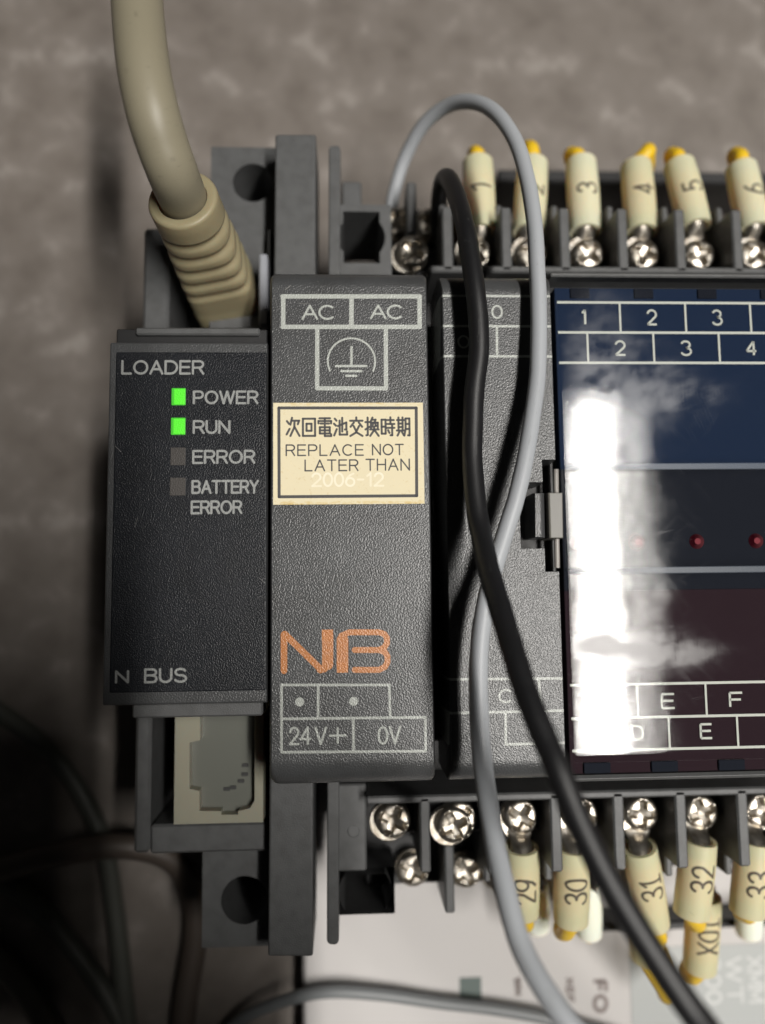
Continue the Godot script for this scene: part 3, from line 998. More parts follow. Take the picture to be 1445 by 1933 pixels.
	# print on the sheets under the lid
	for side in 2:
		s = Shape.new()
		var py := -2.9
		for l in [[[Vector2(35.13, -45.56), Vector2(69.50, -45.28)], [Vector2(35.05, -40.49), Vector2(69.20, -40.24)], [Vector2(35.05, -35.37), Vector2(68.90, -35.23)]], [[Vector2(35.32, 16.16), Vector2(65.85, 16.34)], [Vector2(35.22, 21.31), Vector2(65.55, 21.42)], [Vector2(35.13, 26.23), Vector2(65.26, 26.31)]]][side]:
			var z: float = (l[0].y + l[1].y) / 2
			s.stroke([Vector2(wx0 + 0.6, z), Vector2(wx1 - 1, z)], 0.2, py)
		for l in [[[Vector2(45.08, -45.43), Vector2(44.87, -40.43)], [Vector2(39.51, -40.42), Vector2(39.32, -35.28)]], [[Vector2(45.34, 16.22), Vector2(45.11, 21.35)], [Vector2(39.16, 21.23), Vector2(38.97, 26.07)]]][side]:
			for k in 6:
				var x: float = (l[0].x + l[1].x) / 2 + 10.95 * k
				if x < wx1 - 1:
					s.stroke([Vector2(x, l[0].y), Vector2(x, l[1].y)], 0.16, py + 0.01)
		for row in [[["1234567", Vector2(38.60, -44.15), Vector2(40.09, -41.75)], ["2345678", Vector2(44.02, -38.92), Vector2(45.60, -36.62)]], [["DEFDEFD", Vector2(38.11, 17.88), Vector2(40.13, 20.03)], ["DEFDEFD", Vector2(44.13, 22.63), Vector2(45.89, 24.76)]]][side]:
			for k in 5:
				var letter: String = row[0][k]
				var w: float = (row[2].x - row[1].x) * (0.5 if letter == "1" else 1.0)
				for line in lettering(letter, row[1] + Vector2(10.95 * k, 0), Vector2(row[1].x + w + 10.95 * k, row[2].y)):
					s.stroke(line, 0.17, py)
		part(plc, "lid_print", s, plastic(lin(0.50, 0.52, 0.47), 0.7))
	# the lid itself: a clear slab with two raised bands
	var clear := StandardMaterial3D.new()
	clear.albedo_color = Color(0.9, 0.94, 1.0, 0.0)
	clear.transparency = BaseMaterial3D.TRANSPARENCY_ALPHA
	clear.metallic_specular = 0.29
	clear.roughness = 0.24
	clear.roughness_texture = lid_wear(Rect2(wx0, wz0, wx1 - wx0, wz1 - wz0))
	clear.heightmap_enabled = true
	clear.heightmap_texture = waves
	clear.heightmap_scale = 0.0028
	s = Shape.new()
	s.frame = Rect2(wx0, wz0, wx1 - wx0, wz1 - wz0)
	s.plate([Vector2(wx0, wz0), Vector2(wx1, wz0), Vector2(wx1, wz1), Vector2(wx0, wz1)], [0.9, 0.3, 1.6, 0.35], [0.4, 0.4, 0.4, 0.4], 0.2, -2.6, 0.9)
	var under := PackedVector2Array([Vector2(wx0 + 0.3, wz0 + 0.8), Vector2(wx1 - 0.4, wz0 + 0.8), Vector2(wx1 - 0.4, wz1 - 1.4), Vector2(wx0 + 0.3, wz1 - 1.4)])
	s.cap(under, -0.85, Vector3.DOWN)
	var frosted := StandardMaterial3D.new()
	frosted.albedo_color = Color(lin(0.26, 0.30, 0.36), 0.17)
	frosted.transparency = BaseMaterial3D.TRANSPARENCY_ALPHA
	frosted.roughness = 0.32
	var lid := part(plc, "clear_lid", s, clear, "scratched clear plastic lid")
	for z in [zr0, zr1]:
		s = Shape.new()
		s.frame = Rect2(wx0, wz0, wx1 - wx0, wz1 - wz0)
		s.box(wx0 + 0.05, wx1 - 0.3, 0.21, 0.55, z, z + 1.05, 0.12)
		part(lid, "raised_band", s, frosted)

	# --- terminal rows
	var screw := mesh_of(screw_shape(2.95, 1.3, 1.7), Vector3.ZERO, true)
	var lug := Shape.new()
	lug.tube([Vector3(0, -0.9, 0), Vector3(0, -0.06, 0), Vector3(0, 0, 0)], [3.35, 3.35, 3.15], 40, 1)
	var washer := mesh_of(lug, Vector3.ZERO, true)
	var turns := RandomNumberGenerator.new()
	turns.seed = 12
	for row in 2:
		var far := row == 0
		var base_x: float = 39.6 if far else 45.0
		var pitch := 10.62
		var wall_z: float = -56.31 if far else 36.35
		var tip: float = -67.26 if far else 48.02
		var top: float = -14.0 if far else -13.0
		var out_z := -1.0 if far else 1.0
		s = Shape.new()
		s.box(15.10 if far else 2.83, 98, -40, top, wall_z, wall_z + out_z * -1.25, 0.3)
		part(plc, "terminal_wall", s, body)
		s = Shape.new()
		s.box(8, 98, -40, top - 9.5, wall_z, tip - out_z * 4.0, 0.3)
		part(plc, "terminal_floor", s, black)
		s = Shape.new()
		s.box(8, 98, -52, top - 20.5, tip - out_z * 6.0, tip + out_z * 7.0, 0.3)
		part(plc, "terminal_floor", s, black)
		for k in range(-3, 6):
			var x := base_x + pitch * k
			if k >= -2:
				if x > (15.0 if far else 5.0):
					s = Shape.new()
					s.box(x - 0.95, x + 0.95, top - 9, top, wall_z - out_z, tip if x > 13.5 or far else 47.49, 0.3)
					part(plc, "separator", s, body)
					# buttress below the blade, further out
					s = Shape.new()
					s.box(x - 0.6, x + 0.6, top - 24, top - 6, tip - out_z * 6.0, tip + out_z * 3.5, 0.3)
					part(plc, "buttress", s, body)
			var cx := x + 5.9
			var cz: float = -60.98 if far else 40.56
			if cx > (20.0 if far else 16.0):
				copy_part(plc, "washer", washer, Vector3(cx - 0.4, top - 6.6, cz + out_z * 0.8), 0, nickel)
				copy_part(plc, "terminal_screw", screw, Vector3(cx, top - 5.9, cz), turns.randf_range(-0.8, 0.8), nickel)
	# power terminals
	for q in [Vector3(12.38, -18.00, -60.64), Vector3(7.47, -17.00, 40.20), Vector3(17.77, -17.00, 41.25)]:
		copy_part(plc, "washer", washer, q + Vector3(-0.8, -1.3, 0.5), 0, nickel)
		copy_part(plc, "terminal_screw", screw, q + Vector3(0, -0.6, 0), turns.randf_range(-0.7, 0.7), nickel)
	for q in [Vector3(16.84, -27.00, -70.52), Vector3(10.06, -27.00, -70.67), Vector3(11.55, -28.00, 52.30), Vector3(21.29, -28.00, 52.85), Vector3(27.53, -30.00, 54.22)]:
		copy_part(plc, "washer", washer, q + Vector3(0, -1.3, 0), 0, nickel)
		copy_part(plc, "terminal_screw", screw, q + Vector3(0, -0.6, 0), turns.randf_range(-0.7, 0.7), nickel)
	s = Shape.new()
	s.box(11.69, 13.48, -30, -20, -75.06, -65.02, 0.3)
	part(plc, "separator", s, body)
	s = Shape.new()
	s.box(16.66, 18.35, -34, -22, 46.10, 57.73, 0.3)
	part(plc, "separator", s, body)
	s = Shape.new()
	s.box(11.60, 13.35, -34, -13, 35.41, 47.49, 0.3)
	part(plc, "separator", s, body)
	# floor under the power terminals
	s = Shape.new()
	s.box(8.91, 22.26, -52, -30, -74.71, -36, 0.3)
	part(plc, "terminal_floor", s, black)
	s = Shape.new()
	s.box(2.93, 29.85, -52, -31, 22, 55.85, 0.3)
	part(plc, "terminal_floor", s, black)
	# edge bars of the lower tier and the mass of the housing
	s = Shape.new()
	s.box(33.57, 110, -56, -42, -90.22, -87.40, 0.4)
	part(plc, "edge_bar", s, black)
	s = Shape.new()
	s.box(49.90, 110, -50, -42, 68.87, 70.51, 0.4)
	part(plc, "edge_bar", s, black)
	s = Shape.new()
	s.box(-12.5, 98, -56, -16, -46, 27, 0.4)
	part(plc, "housing", s, black)


# scratches and finger smears of the lid: where it is duller
func lid_wear(over: Rect2) -> ImageTexture:
	var size := 1024
	var img := Image.create(size, size, false, Image.FORMAT_L8)
	var smear := FastNoiseLite.new()
	smear.seed = 4
	smear.frequency = 0.0045
	smear.fractal_octaves = 4
	var drag := FastNoiseLite.new()
	drag.seed = 9
	drag.frequency = 0.02
	drag.fractal_octaves = 5
	# finger smears: [place, reach across, reach along, strength]
	var smears := [[Vector2(39.35, -37.46), 5.0, 8.0, 0.75], [Vector2(42.23, -45.30), 7.0, 2.5, 0.5], [Vector2(50.21, -31.00), 8.0, 5.0, 0.85], [Vector2(57.03, -29.71), 6.0, 3.0, 0.5], [Vector2(46.63, 10.58), 9.0, 2.4, 1.0], [Vector2(40.05, 9.59), 5.0, 1.5, 1.6], [Vector2(52.39, 11.72), 7.0, 2.0, 0.8], [Vector2(35.18, -11.22), 1.2, 5.5, 0.8], [Vector2(37.44, -20.40), 4.0, 4.0, 0.5], [Vector2(47.81, 2.89), 2.5, 9.0, 0.4], [Vector2(44.49, -37.47), 9.0, 4.0, 0.45], [Vector2(39.62, 20.43), 7.0, 5.0, 0.55], [Vector2(45.77, -7.82), 5.0, 12.0, 0.2]]
	var scale := Vector2(over.size.x, over.size.y) / size
	for y in size:
		for x in size:
			var p := over.position + Vector2(x, y) * scale
			var here := 0.06
			for m in smears:
				var d: Vector2 = (p - m[0]) / Vector2(m[1], m[2])
				var l := d.length_squared()
				if l < 5.0:
					here += m[3] * exp(-l)
			var k := 0.75 + 0.55 * smear.get_noise_2d(x, y) + 0.6 * drag.get_noise_2d(x * 0.5 + y * 0.2, y * 1.1) + 0.25 * drag.get_noise_2d(x * 5.0, y * 0.8 + 300.0)
			var q := clampf(0.13 + here * maxf(k, 0.0) * 0.8, 0.1, 0.95)
			img.set_pixel(x, y, Color(q, q, q))
	var chance := RandomNumberGenerator.new()
	chance.seed = 31
	for i in 900:
		var p := Vector2(chance.randf() * size, chance.randf() * size)
		var d := Vector2.from_angle(chance.randf_range(0.5, 1.1) if chance.randf() < 0.7 else chance.randf_range(-1.2, 0.2))
		var bend := chance.randf_range(-0.003, 0.003)
		var deep := chance.randf_range(0.03, 0.3)
		for j in chance.randi_range(10, 90):
			p += d * 0.8
			d = d.rotated(bend)
			var at := Vector2i(posmod(int(p.x), size), posmod(int(p.y), size))
			var q := minf(1.0, img.get_pixelv(at).r + deep)
			img.set_pixelv(at, Color(q, q, q))
	return ImageTexture.create_from_image(img)


func build_white_box(fine: Texture2D) -> void:
	var a := Vector2(-9.80, 50.73)
	var box := thing("white_box", "white box with grey printed label lying under the lower terminals", "box", Vector3(45, -58, 90))
	var s := Shape.new()
	s.box(a.x, 140, -58, -50, 20, 170, 0.6)
	part(box, "carton", s, plastic(lin(0.53, 0.51, 0.50), 0.6, fine, 0.18, 12.0))
	var lo := Vector2(58.77, 77.36)
	var hi := Vector2(135, 160)
	var sheet := Sheet.new(lo, hi, 10.0, lin(0.40, 0.415, 0.41))
	var white := lin(0.56, 0.57, 0.56)
	for k in 3:
		var words: String = ["XMM", "WT", "200"][k]
		for line in lettering(words, Vector2(0, 0), Vector2(9.0, 3.0)):
			var turned := []
			for p: Vector2 in line:
				turned.append(Vector2(87.23 - 4.6 * k - p.y, 79.98 + p.x))
			sheet.line(turned, 0.28, white, 0.2)
	s = Shape.new()
	s.frame = sheet.rect()
	s.block(rect(lo, sheet.rect().end), -49.85, -49.99)
	part(box, "label", s, printed(plastic(Color.WHITE, 0.5), sheet), "grey printed label with white lettering")
	# dark lettering that runs down the lid, and a small green mark
	s = Shape.new()
	var at := [[Vector2(53.53, 83.78), "FO", 2.6, 0.42], [Vector2(46.57, 82.91), "XEF", 1.4, 0.22], [Vector2(35.59, 82.53), "WM", 1.4, 0.22]]
	for w in at:
		var high: float = w[2]
		for line in lettering(w[1], Vector2.ZERO, Vector2(high * 1.15 * w[1].length(), high)):
			var turned := []
			for p: Vector2 in line:
				turned.append(Vector2(w[0].x - p.y, w[0].y + p.x))
			s.stroke(turned, w[3], -49.93)
	part(box, "lettering", s, plastic(lin(0.22, 0.18, 0.17), 0.6))
	s = Shape.new()
	var g := Vector2(22.68, 82.10)
	s.block(rect(g, Vector2(27.19, 88.74)), -49.9, -49.99)
	part(box, "mark", s, plastic(lin(0.10, 0.13, 0.12), 0.6), "small dark green printed mark")


func build_network_cable(fine: Texture2D, black: StandardMaterial3D) -> void:
	var o := thing("network_cable", "thick beige cable with ribbed moulded plug in the port above the indicator panel", "cable", Vector3(-28, -34, -42))
	var tan := plastic(lin(0.30, 0.255, 0.155), 0.46, fine, 0.36, 16.0)
	tan.subsurf_scatter_enabled = true
	tan.subsurf_scatter_strength = 0.1
	var jacket := plastic(lin(0.25, 0.225, 0.16), 0.46, fine, 0.27, 22.0)
	var s := Shape.new()
	s.tube([Vector3(-32.71, 6.00, -103.58), Vector3(-31.05, 9.00, -92.24), Vector3(-29.60, 12.00, -81.47), Vector3(-28.18, 14.00, -72.77), Vector3(-26.90, 14.00, -66.47), Vector3(-26.00, 12.00, -62.98), Vector3(-25.14, 9.00, -60.30), Vector3(-24.94, 3.00, -59.63), Vector3(-25.11, -3.00, -59.80)], [3.72, 3.72], 36, 10)
	part(o, "jacket", s, scuffed(jacket, lin(0.15, 0.13, 0.09), 300, 7))
	# ribbed boot, then the square grip
	s = Shape.new()
	var from := Vector3(-25.02, 3.00, -59.45)
	var to := Vector3(-22.29, -21.00, -53.79)
	var axis := (to - from).normalized()
	var right := (Vector3(0.97, 0.0, -0.15) - axis * axis.dot(Vector3(0.97, 0.0, -0.15))).normalized()
	var up := right.cross(axis).normalized()
	if up.y < 0:
		up = -up
	var sections := []
	for k in 6:
		var r: float = [3.85, 3.85, 4.0, 4.9, 5.3, 5.5][k]
		sections.append([from + axis * [2.0, 0.2, 0.0, 0.0, 0.15, 0.6][k], right, up, r, r, 2.0])
	var long := from.distance_to(to)
	for i in 67:
		var f := i / 66.0
		var groove := 0.0
		var w := f * 6.6
		if f > 0.12 and f < 0.86:
			groove = 0.55 * pow(maxf(0.0, cos(fposmod(w - 0.95, 1.0) * TAU) * 0.5 + 0.5), 2.2)
		sections.append([from.lerp(to, 0.08 + f * 0.9), right, up, lerpf(5.5, 6.1, f) - groove, lerpf(5.5, 4.9, f) - groove, lerpf(2.05, 5.0, smoothstep(0.1, 0.9, f))])
	var grip := Vector3(-21.41, -27.00, -51.92)
	sections.append([to, right, up, 6.1, 4.9, 6.0])
	sections.append([to.lerp(grip, 0.85), right, up, 5.95, 4.8, 7.0])
	sections.append([grip, right, up, 5.4, 4.3, 7.0])
	s.loft(sections, 72)
	part(o, "boot", s, tan, "beige ribbed strain relief boot")
	# clear plug body
	s = Shape.new()
	var tip := Vector3(-21.23, -33.00, -51.89)
	s.loft([[grip.lerp(to, 0.1), right, up, 5.0, 3.6, 8.0], [tip, right, up, 5.0, 3.6, 8.0]], 48)
	s.loft([[to.lerp(from, 0.1) + right * 5.4 - up * 0.5, right, up, 0.7, 3.0, 8.0], [tip + right * 5.2 - up * 0.5, right, up, 0.7, 3.0, 8.0]], 24)
	part(o, "plug", s, plastic(lin(0.10, 0.10, 0.085), 0.22))


# rub marks and grains of dirt along a cable
func scuffed(base: StandardMaterial3D, color: Color, many: int, seed_number: int) -> StandardMaterial3D:
	var sheet := Sheet.new(Vector2.ZERO, Vector2(240, 9), 8.0)
	var chance := RandomNumberGenerator.new()
	chance.seed = seed_number
	for i in many:
		var p := Vector2(chance.randf() * 240.0, chance.randf() * 9.0)
		var long := chance.randf_range(0.05, 0.3) if chance.randf() < 0.75 else chance.randf_range(0.5, 3.5)
		sheet.line([p, p + Vector2(long, chance.randf_range(-0.15, 0.15))], chance.randf_range(0.03, 0.1), Color(color, chance.randf_range(0.15, 0.6)))
	return printed(base, sheet)


func build_wires(fine: Texture2D, nickel: StandardMaterial3D) -> void:
	var o := thing("grey_wire", "smooth grey wire looping from the upper power terminal down across the covers", "wire", Vector3(9.81, -27.00, -75.00))
	var s := Shape.new()
	s.tube([Vector3(9.48, -29.00, -73.39), Vector3(9.67, -28.00, -76.39), Vector3(11.75, -25.00, -82.41), Vector3(15.06, -20.00, -86.31), Vector3(19.26, -15.00, -87.05), Vector3(23.07, -10.00, -84.45), Vector3(26.22, -6.00, -79.67), Vector3(28.58, -3.00, -72.95), Vector3(29.77, -1.00, -65.68), Vector3(30.24, 1.00, -57.06), Vector3(30.19, 2.00, -49.63), Vector3(30.13, 2.50, -43.43), Vector3(29.79, 3.00, -36.48), Vector3(29.23, 3.50, -30.50), Vector3(27.89, 4.50, -23.70), Vector3(26.52, 5.50, -17.89), Vector3(25.07, 6.00, -12.68), Vector3(23.61, 6.00, -8.37), Vector3(21.84, 5.50, -2.96), Vector3(20.29, 6.50, 1.65), Vector3(19.24, 7.00, 6.17), Vector3(18.57, 7.50, 11.37), Vector3(18.36, 8.00, 16.48), Vector3(18.47, 8.00, 21.61), Vector3(18.70, 9.00, 26.45), Vector3(18.96, 11.00, 30.88), Vector3(19.15, 14.00, 34.75), Vector3(19.68, 17.00, 38.97), Vector3(20.76, 20.00, 44.10), Vector3(23.01, 23.00, 48.23), Vector3(25.78, 25.00, 51.68), Vector3(29.32, 26.00, 55.55), Vector3(33.41, 26.00, 60.24), Vector3(39.65, 25.00, 67.38), Vector3(51.55, 20.00, 82.65), Vector3(71.01, 5.00, 112.54), Vector3(97.68, -25.00, 163.39), Vector3(114.75, -48.00, 212.95)], [1.28, 1.28, 1.28, 1.28, 1.28, 1.28, 1.28, 1.28, 1.28, 1.28, 1.28, 1.28, 1.28, 1.28, 1.28, 1.29, 1.3, 1.31, 1.32, 1.33, 1.35, 1.37, 1.39, 1.4], 24, 6, true, 0.012)
	part(o, "insulation", s, scuffed(plastic(lin(0.37, 0.388, 0.41), 0.46, fine, 0.22, 12.0), lin(0.26, 0.26, 0.26), 260, 5))
	o = thing("black_wire", "black round cable rising from the upper terminals and crossing over the grey wire", "wire", Vector3(18.66, -22.00, -77.06))
	s = Shape.new()
	s.tube([Vector3(18.25, -26.00, -67.89), Vector3(17.96, -22.00, -72.30), Vector3(17.67, -14.00, -71.96), Vector3(18.12, -9.00, -69.63), Vector3(18.67, -4.00, -63.78), Vector3(19.15, 1.00, -56.08), Vector3(19.54, 3.00, -49.98), Vector3(19.96, 4.20, -44.41), Vector3(20.29, 4.40, -38.92), Vector3(20.18, 4.40, -34.37), Vector3(19.41, 4.40, -29.03), Vector3(19.05, 4.40, -23.75), Vector3(18.77, 4.80, -18.04), Vector3(18.98, 6.30, -10.73), Vector3(19.30, 8.00, -6.73), Vector3(19.43, 11.00, -2.83), Vector3(19.67, 14.00, 0.48), Vector3(20.00, 17.00, 3.59), Vector3(20.44, 19.50, 6.87), Vector3(20.83, 22.00, 9.96), Vector3(21.34, 24.00, 12.93), Vector3(22.00, 26.00, 15.76), Vector3(22.85, 27.50, 18.54), Vector3(23.72, 29.00, 21.20), Vector3(24.94, 30.00, 25.05), Vector3(26.63, 31.00, 29.35), Vector3(28.93, 32.00, 34.09), Vector3(31.94, 33.00, 39.24), Vector3(35.12, 34.00, 44.21), Vector3(37.36, 34.00, 47.20), Vector3(40.80, 34.00, 51.78), Vector3(45.03, 34.00, 57.15), Vector3(51.95, 33.00, 65.38), Vector3(64.67, 30.00, 80.38), Vector3(84.80, 22.00, 108.13), Vector3(120.51, 0.00, 163.83), Vector3(182.40, -54.00, 276.36)], [1.55, 1.55], 24, 6, true, 0.014)
	part(o, "insulation", s, scuffed(plastic(lin(0.008, 0.008, 0.009), 0.46, fine, 0.3, 14.0), lin(0.07, 0.07, 0.07), 420, 6))


func marker(word: String, p: Vector3, q: Vector3, radius: float, where: float, tip: Vector3, label: String, lug_end: Vector3, nickel: StandardMaterial3D, fine: Texture2D, tint := 0.0, wide := 0.62) -> void:
	# p: lower end in the picture, q: upper end; the sleeve's print reads from p to q
	var o := thing("marked_wire", label, "wire", lug_end, "numbered terminal wires")
	var long := p.distance_to(q)
	var sheet := Sheet.new(Vector2.ZERO, Vector2(long, TAU * radius), 14.0)
	var tall := radius * 1.25
	var mid := PI * radius
	if word:
		var cell := radius * 0.62
		var start := where * long - word.length() * radius * wide / 2.0 - (word.length() - 1) * 0.2
		for line in lettering(word, Vector2(start, mid - tall / 2), Vector2(start + word.length() * radius * wide + (word.length() - 1) * 0.4, mid + tall / 2), 2.0):
			sheet.line(line, 0.25, lin(0.05, 0.045, 0.04), 0.15)
	sheet.dust(16, int(absf(p.x) * 7.0) + word.length(), lin(0.30, 0.23, 0.12))
	var s := Shape.new()
	var side := Vector3.UP.cross((q - p).normalized()) * 0.0
	var bow := (p + q) / 2 + Vector3(0, 0.15, 0)
	s.tube([p, p.lerp(bow, 0.5), bow, bow.lerp(q, 0.5), q], [radius * 0.97, radius, radius * 1.01, radius, radius * 0.96], 32, 4, false)
	# the wall of the sleeve at both ends
	for e in [[p, (p - q).normalized()], [q, (q - p).normalized()]]:
		var m: Vector3 = e[1]
		var u := (Vector3.UP - m * m.y).normalized()
		var w := m.cross(u)
		for i in 32:
			var a := TAU * i / 32
			var b := TAU * (i + 1) / 32
			var ca: Vector3 = u * cos(a) + w * sin(a)
			var cb: Vector3 = u * cos(b) + w * sin(b)
			s.quad(e[0] + ca * radius * 0.965, e[0] + cb * radius * 0.965, e[0] + cb * radius * 0.74, e[0] + ca * radius * 0.74, m)
			s.quad(e[0] + ca * radius * 0.74, e[0] + cb * radius * 0.74, e[0] - m * 2.5 + cb * radius * 0.74, e[0] - m * 2.5 + ca * radius * 0.74, -(ca + cb))
	var cream := plastic(lin(0.76, 0.68, 0.47).lerp(lin(0.50, 0.40, 0.2), tint), 0.4, fine, 0.22, 10.0)
	cream.subsurf_scatter_enabled = true
	cream.subsurf_scatter_strength = 0.2
	part(o, "marker_sleeve", s, printed(cream, sheet))
	s = Shape.new()
	var mouth := p if tip.distance_to(p) < tip.distance_to(q) else q
	var inner := mouth.lerp(p + q - mouth, 0.25)
	var way := (tip - mouth).normalized()
	s.tube([inner, mouth, mouth.lerp(tip, 0.7), tip + Vector3(0, -0.6, 0), tip + way * 1.0 + Vector3(0, -2.6, 0), tip - way * 1.0 + Vector3(tip.x * 0.045, -7.0, 0), tip - way * 6.0 + Vector3(tip.x * 0.08, -11.0, 0)], [1.5, 1.5], 20, 6)
	part(o, "insulation", s, plastic(lin(0.80, 0.52, 0.02), 0.42, fine, 0.18, 10.0))
	if lug_end != p and lug_end != q:
		var near := p if lug_end.distance_to(p) < lug_end.distance_to(q) else q
		s = Shape.new()
		var run := (near - lug_end).normalized()
		var across := run.cross(Vector3.UP).normalized()
		var over := across.cross(run).normalized()
		s.loft([[lug_end - run * 1.0, across, over, 2.6, 0.4, 3.0], [lug_end + run * 0.8, across, over, 2.3, 0.45, 3.0], [lug_end.lerp(near, 0.65), across, over, 1.7, 0.7, 2.6], [near, across, over, 1.9, 1.7, 2.2], [near + run * 2.0, across, over, 1.9, 1.8, 2.0]], 28)
		part(o, "crimp_lug", s, nickel)


func build_markers(fine: Texture2D, nickel: StandardMaterial3D) -> void:
	# upper row: the sleeves point away from the controller
	var rows := [
		["1", Vector3(25.55, -21.00, -65.61), Vector3(25.92, -24.00, -81.17), Vector3(25.87, -24.00, -83.33)],
		["2", Vector3(34.75, -21.00, -65.70), Vector3(36.75, -24.00, -81.10), Vector3(36.65, -24.00, -84.57)],
		["3", Vector3(45.63, -21.00, -65.80), Vector3(46.30, -24.00, -81.44), Vector3(45.53, -24.00, -83.39)],
		["4", Vector3(56.49, -21.00, -65.90), Vector3(57.25, -24.00, -80.94), Vector3(59.63, -23.00, -83.77)],
		["5", Vector3(67.07, -21.00, -67.05), Vector3(65.86, -24.00, -81.28), Vector3(65.65, -24.00, -83.57)],
		["6", Vector3(78.46, -21.00, -66.52), Vector3(78.32, -24.00, -80.79), Vector3(78.49, -24.00, -83.76)],
	]
	for r in rows:
		var digit: String = r[0]
		marker(digit.replace("1", "1"), r[1], r[2], 3.05, 0.5, r[3], "cream sleeve with the number %s on a yellow wire in the upper terminal row" % {"1": "one", "2": "two", "3": "three", "4": "four", "5": "five", "6": "six"}[digit], r[1] + Vector3(0.5, -1.0, 3.4), nickel, fine, 0.06 * ((digit.to_int() * 5) % 7 - 2))
	# lower row
	rows = [
		["29", Vector3(30.09, -22.00, 57.86), Vector3(29.67, -19.00, 45.72), Vector3(31.31, -24.00, 60.87), 0.48],
		["30", Vector3(38.80, -22.00, 59.46), Vector3(38.67, -19.00, 45.96), Vector3(38.68, -25.00, 62.98), 0.53],
		["3l", Vector3(54.13, -24.00, 61.22), Vector3(50.45, -19.00, 46.28), Vector3(56.53, -27.00, 65.33), 0.60],
		["32", Vector3(59.55, -20.00, 58.03), Vector3(60.70, -18.00, 45.07), Vector3(62.09, -23.00, 61.41), 0.58],
		["33", Vector3(69.60, -20.00, 58.07), Vector3(70.50, -18.00, 45.33), Vector3(71.26, -23.00, 60.15), 0.5],
	]
	for r in rows:
		var number: String = r[0].replace("l", "1")
		marker(r[0], r[1], r[2], 3.1, r[4], r[3], "cream sleeve with the number %s on a yellow wire in the lower terminal row" % {"29": "twenty-nine", "30": "thirty", "31": "thirty-one", "32": "thirty-two", "33": "thirty-three"}[number], r[2] + Vector3(0, -1.0, -3.0), nickel, fine, 0.35)
	# second tier
	marker("X0l", Vector3(64.99, -30.00, 72.01), Vector3(65.21, -27.00, 57.96), 3.1, 0.56, Vector3(64.88, -33.00, 75.34), "cream sleeve with the mark X01 hanging below the sleeve numbered thirty-two", Vector3(66.32, -29.00, 56.68), nickel, fine, 0.4)
	marker("", Vector3(55.48, -32.00, 70.74), Vector3(55.48, -28.00, 58.06), 2.9, 0.5, Vector3(61.21, -36.00, 79.98), "blank tan sleeve half hidden behind the black cable", Vector3(56.43, -30.00, 56.76), nickel, fine, 0.9)
	marker("", Vector3(46.12, -36.00, 67.97), Vector3(45.46, -33.00, 57.27), 2.5, 0.5, Vector3(46.71, -38.00, 69.05), "pale blank sleeve behind the sleeve numbered thirty", Vector3(45.82, -34.00, 56.18), nickel, fine, -0.9)
	marker("", Vector3(36.01, -36.00, 66.47), Vector3(35.16, -33.00, 56.98), 2.5, 0.5, Vector3(36.47, -38.00, 67.54), "pale blank sleeve behind the sleeve numbered twenty-nine, beside the grey wire", Vector3(35.43, -34.00, 55.89), nickel, fine, -0.9)
	marker("", Vector3(78.77, -38.00, 69.66), Vector3(77.65, -35.00, 61.42), 2.5, 0.5, Vector3(79.77, -40.00, 70.76), "pale blank sleeve behind the sleeve numbered thirty-three", Vector3(78.27, -36.00, 59.83), nickel, fine, -0.9)


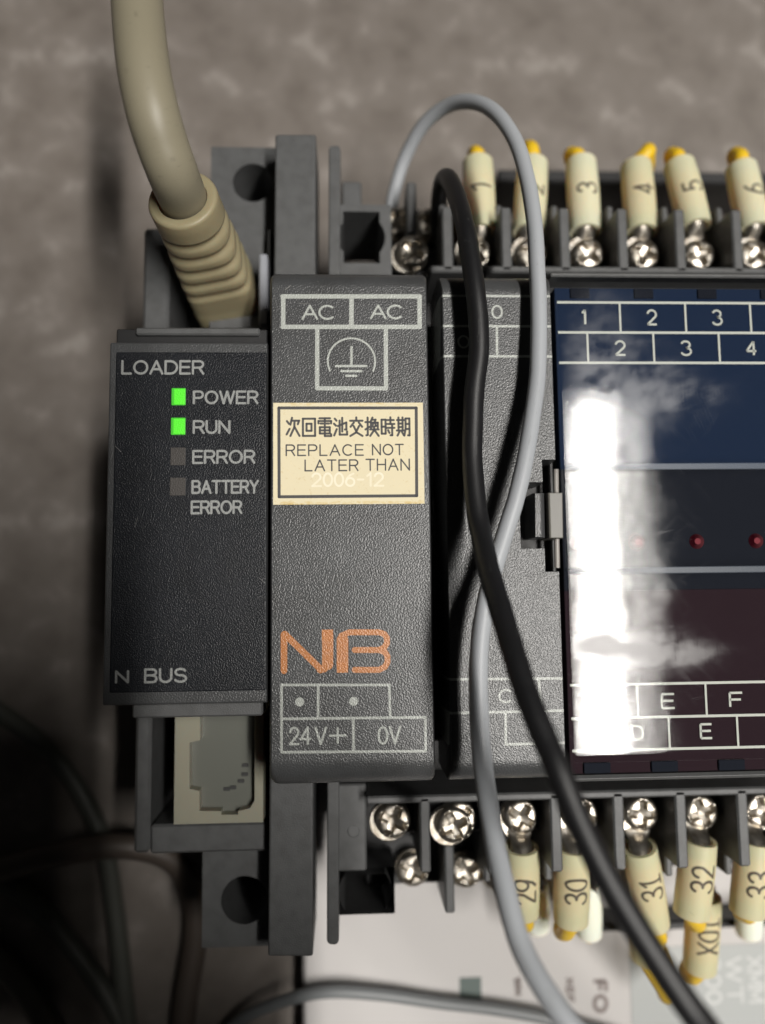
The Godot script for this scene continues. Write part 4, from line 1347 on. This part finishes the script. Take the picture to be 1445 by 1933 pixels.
func build_loose_cables(fine: Texture2D) -> void:
	var rubber := plastic(lin(0.085, 0.088, 0.075), 0.45, fine, 0.36, 14.0)
	var brown := plastic(lin(0.07, 0.055, 0.045), 0.5, fine, 0.36, 14.0)
	var runs := [
		["dark cable curving down past the left side of the controller", rubber, 2.0, [Vector3(-84.94, -54.00, 20.30), Vector3(-74.72, -54.00, 26.63), Vector3(-65.61, -54.00, 33.49), Vector3(-58.03, -54.00, 42.49), Vector3(-52.33, -54.00, 54.12), Vector3(-50.16, -55.00, 66.46), Vector3(-48.24, -55.00, 80.46), Vector3(-46.28, -55.00, 97.39)]],
		["brown cable bent in a loop at the foot of the controller", brown, 2.5, [Vector3(-82.44, -52.00, 59.58), Vector3(-71.94, -50.00, 57.57), Vector3(-59.52, -48.00, 54.29), Vector3(-46.74, -48.00, 53.07), Vector3(-37.70, -50.00, 56.20), Vector3(-33.65, -53.00, 63.16), Vector3(-32.63, -54.00, 73.04), Vector3(-34.48, -54.00, 85.74), Vector3(-35.66, -54.00, 97.22)]],
		["dark green cable slanting across the lower left of the table", rubber, 2.1, [Vector3(-78.48, -55.00, 59.16), Vector3(-67.28, -55.00, 66.17), Vector3(-59.02, -55.00, 74.99), Vector3(-52.57, -55.00, 83.50), Vector3(-46.91, -55.00, 92.66), Vector3(-42.96, -55.00, 99.60)]],
		["olive cable in the lower left corner of the table", plastic(lin(0.085, 0.08, 0.065), 0.45, fine, 0.36, 14.0), 2.6, [Vector3(-80.16, -55.00, 73.04), Vector3(-73.48, -55.00, 77.71), Vector3(-67.84, -55.00, 84.03), Vector3(-63.07, -55.00, 91.54), Vector3(-59.86, -55.00, 97.92)]],
	]
	for r in runs:
		var s := Shape.new()
		s.tube(r[3], [r[2], r[2]], 20, 8)
		var o := thing("dark_cable", r[0], "cable", Vector3(r[3][3].x, -58, r[3][3].z), "dark cables on the table")
		part(o, "jacket", s, r[1])
	var s := Shape.new()
	s.tube([Vector3(-30.54, -56.00, 98.56), Vector3(-22.96, -53.00, 90.35), Vector3(-13.21, -48.00, 84.26), Vector3(-4.57, -47.00, 82.43), Vector3(6.21, -47.50, 83.56), Vector3(18.17, -48.00, 85.78), Vector3(30.18, -48.00, 87.55), Vector3(42.22, -48.00, 90.04), Vector3(56.47, -48.00, 94.18)], [1.25, 1.25], 18, 8)
	var o := thing("thin_grey_cable", "thin grey cable lying across the white box at the bottom edge", "cable", Vector3(6.30, -50.00, 84.82))
	part(o, "jacket", s, plastic(lin(0.17, 0.18, 0.185), 0.42, fine, 0.18, 12.0))
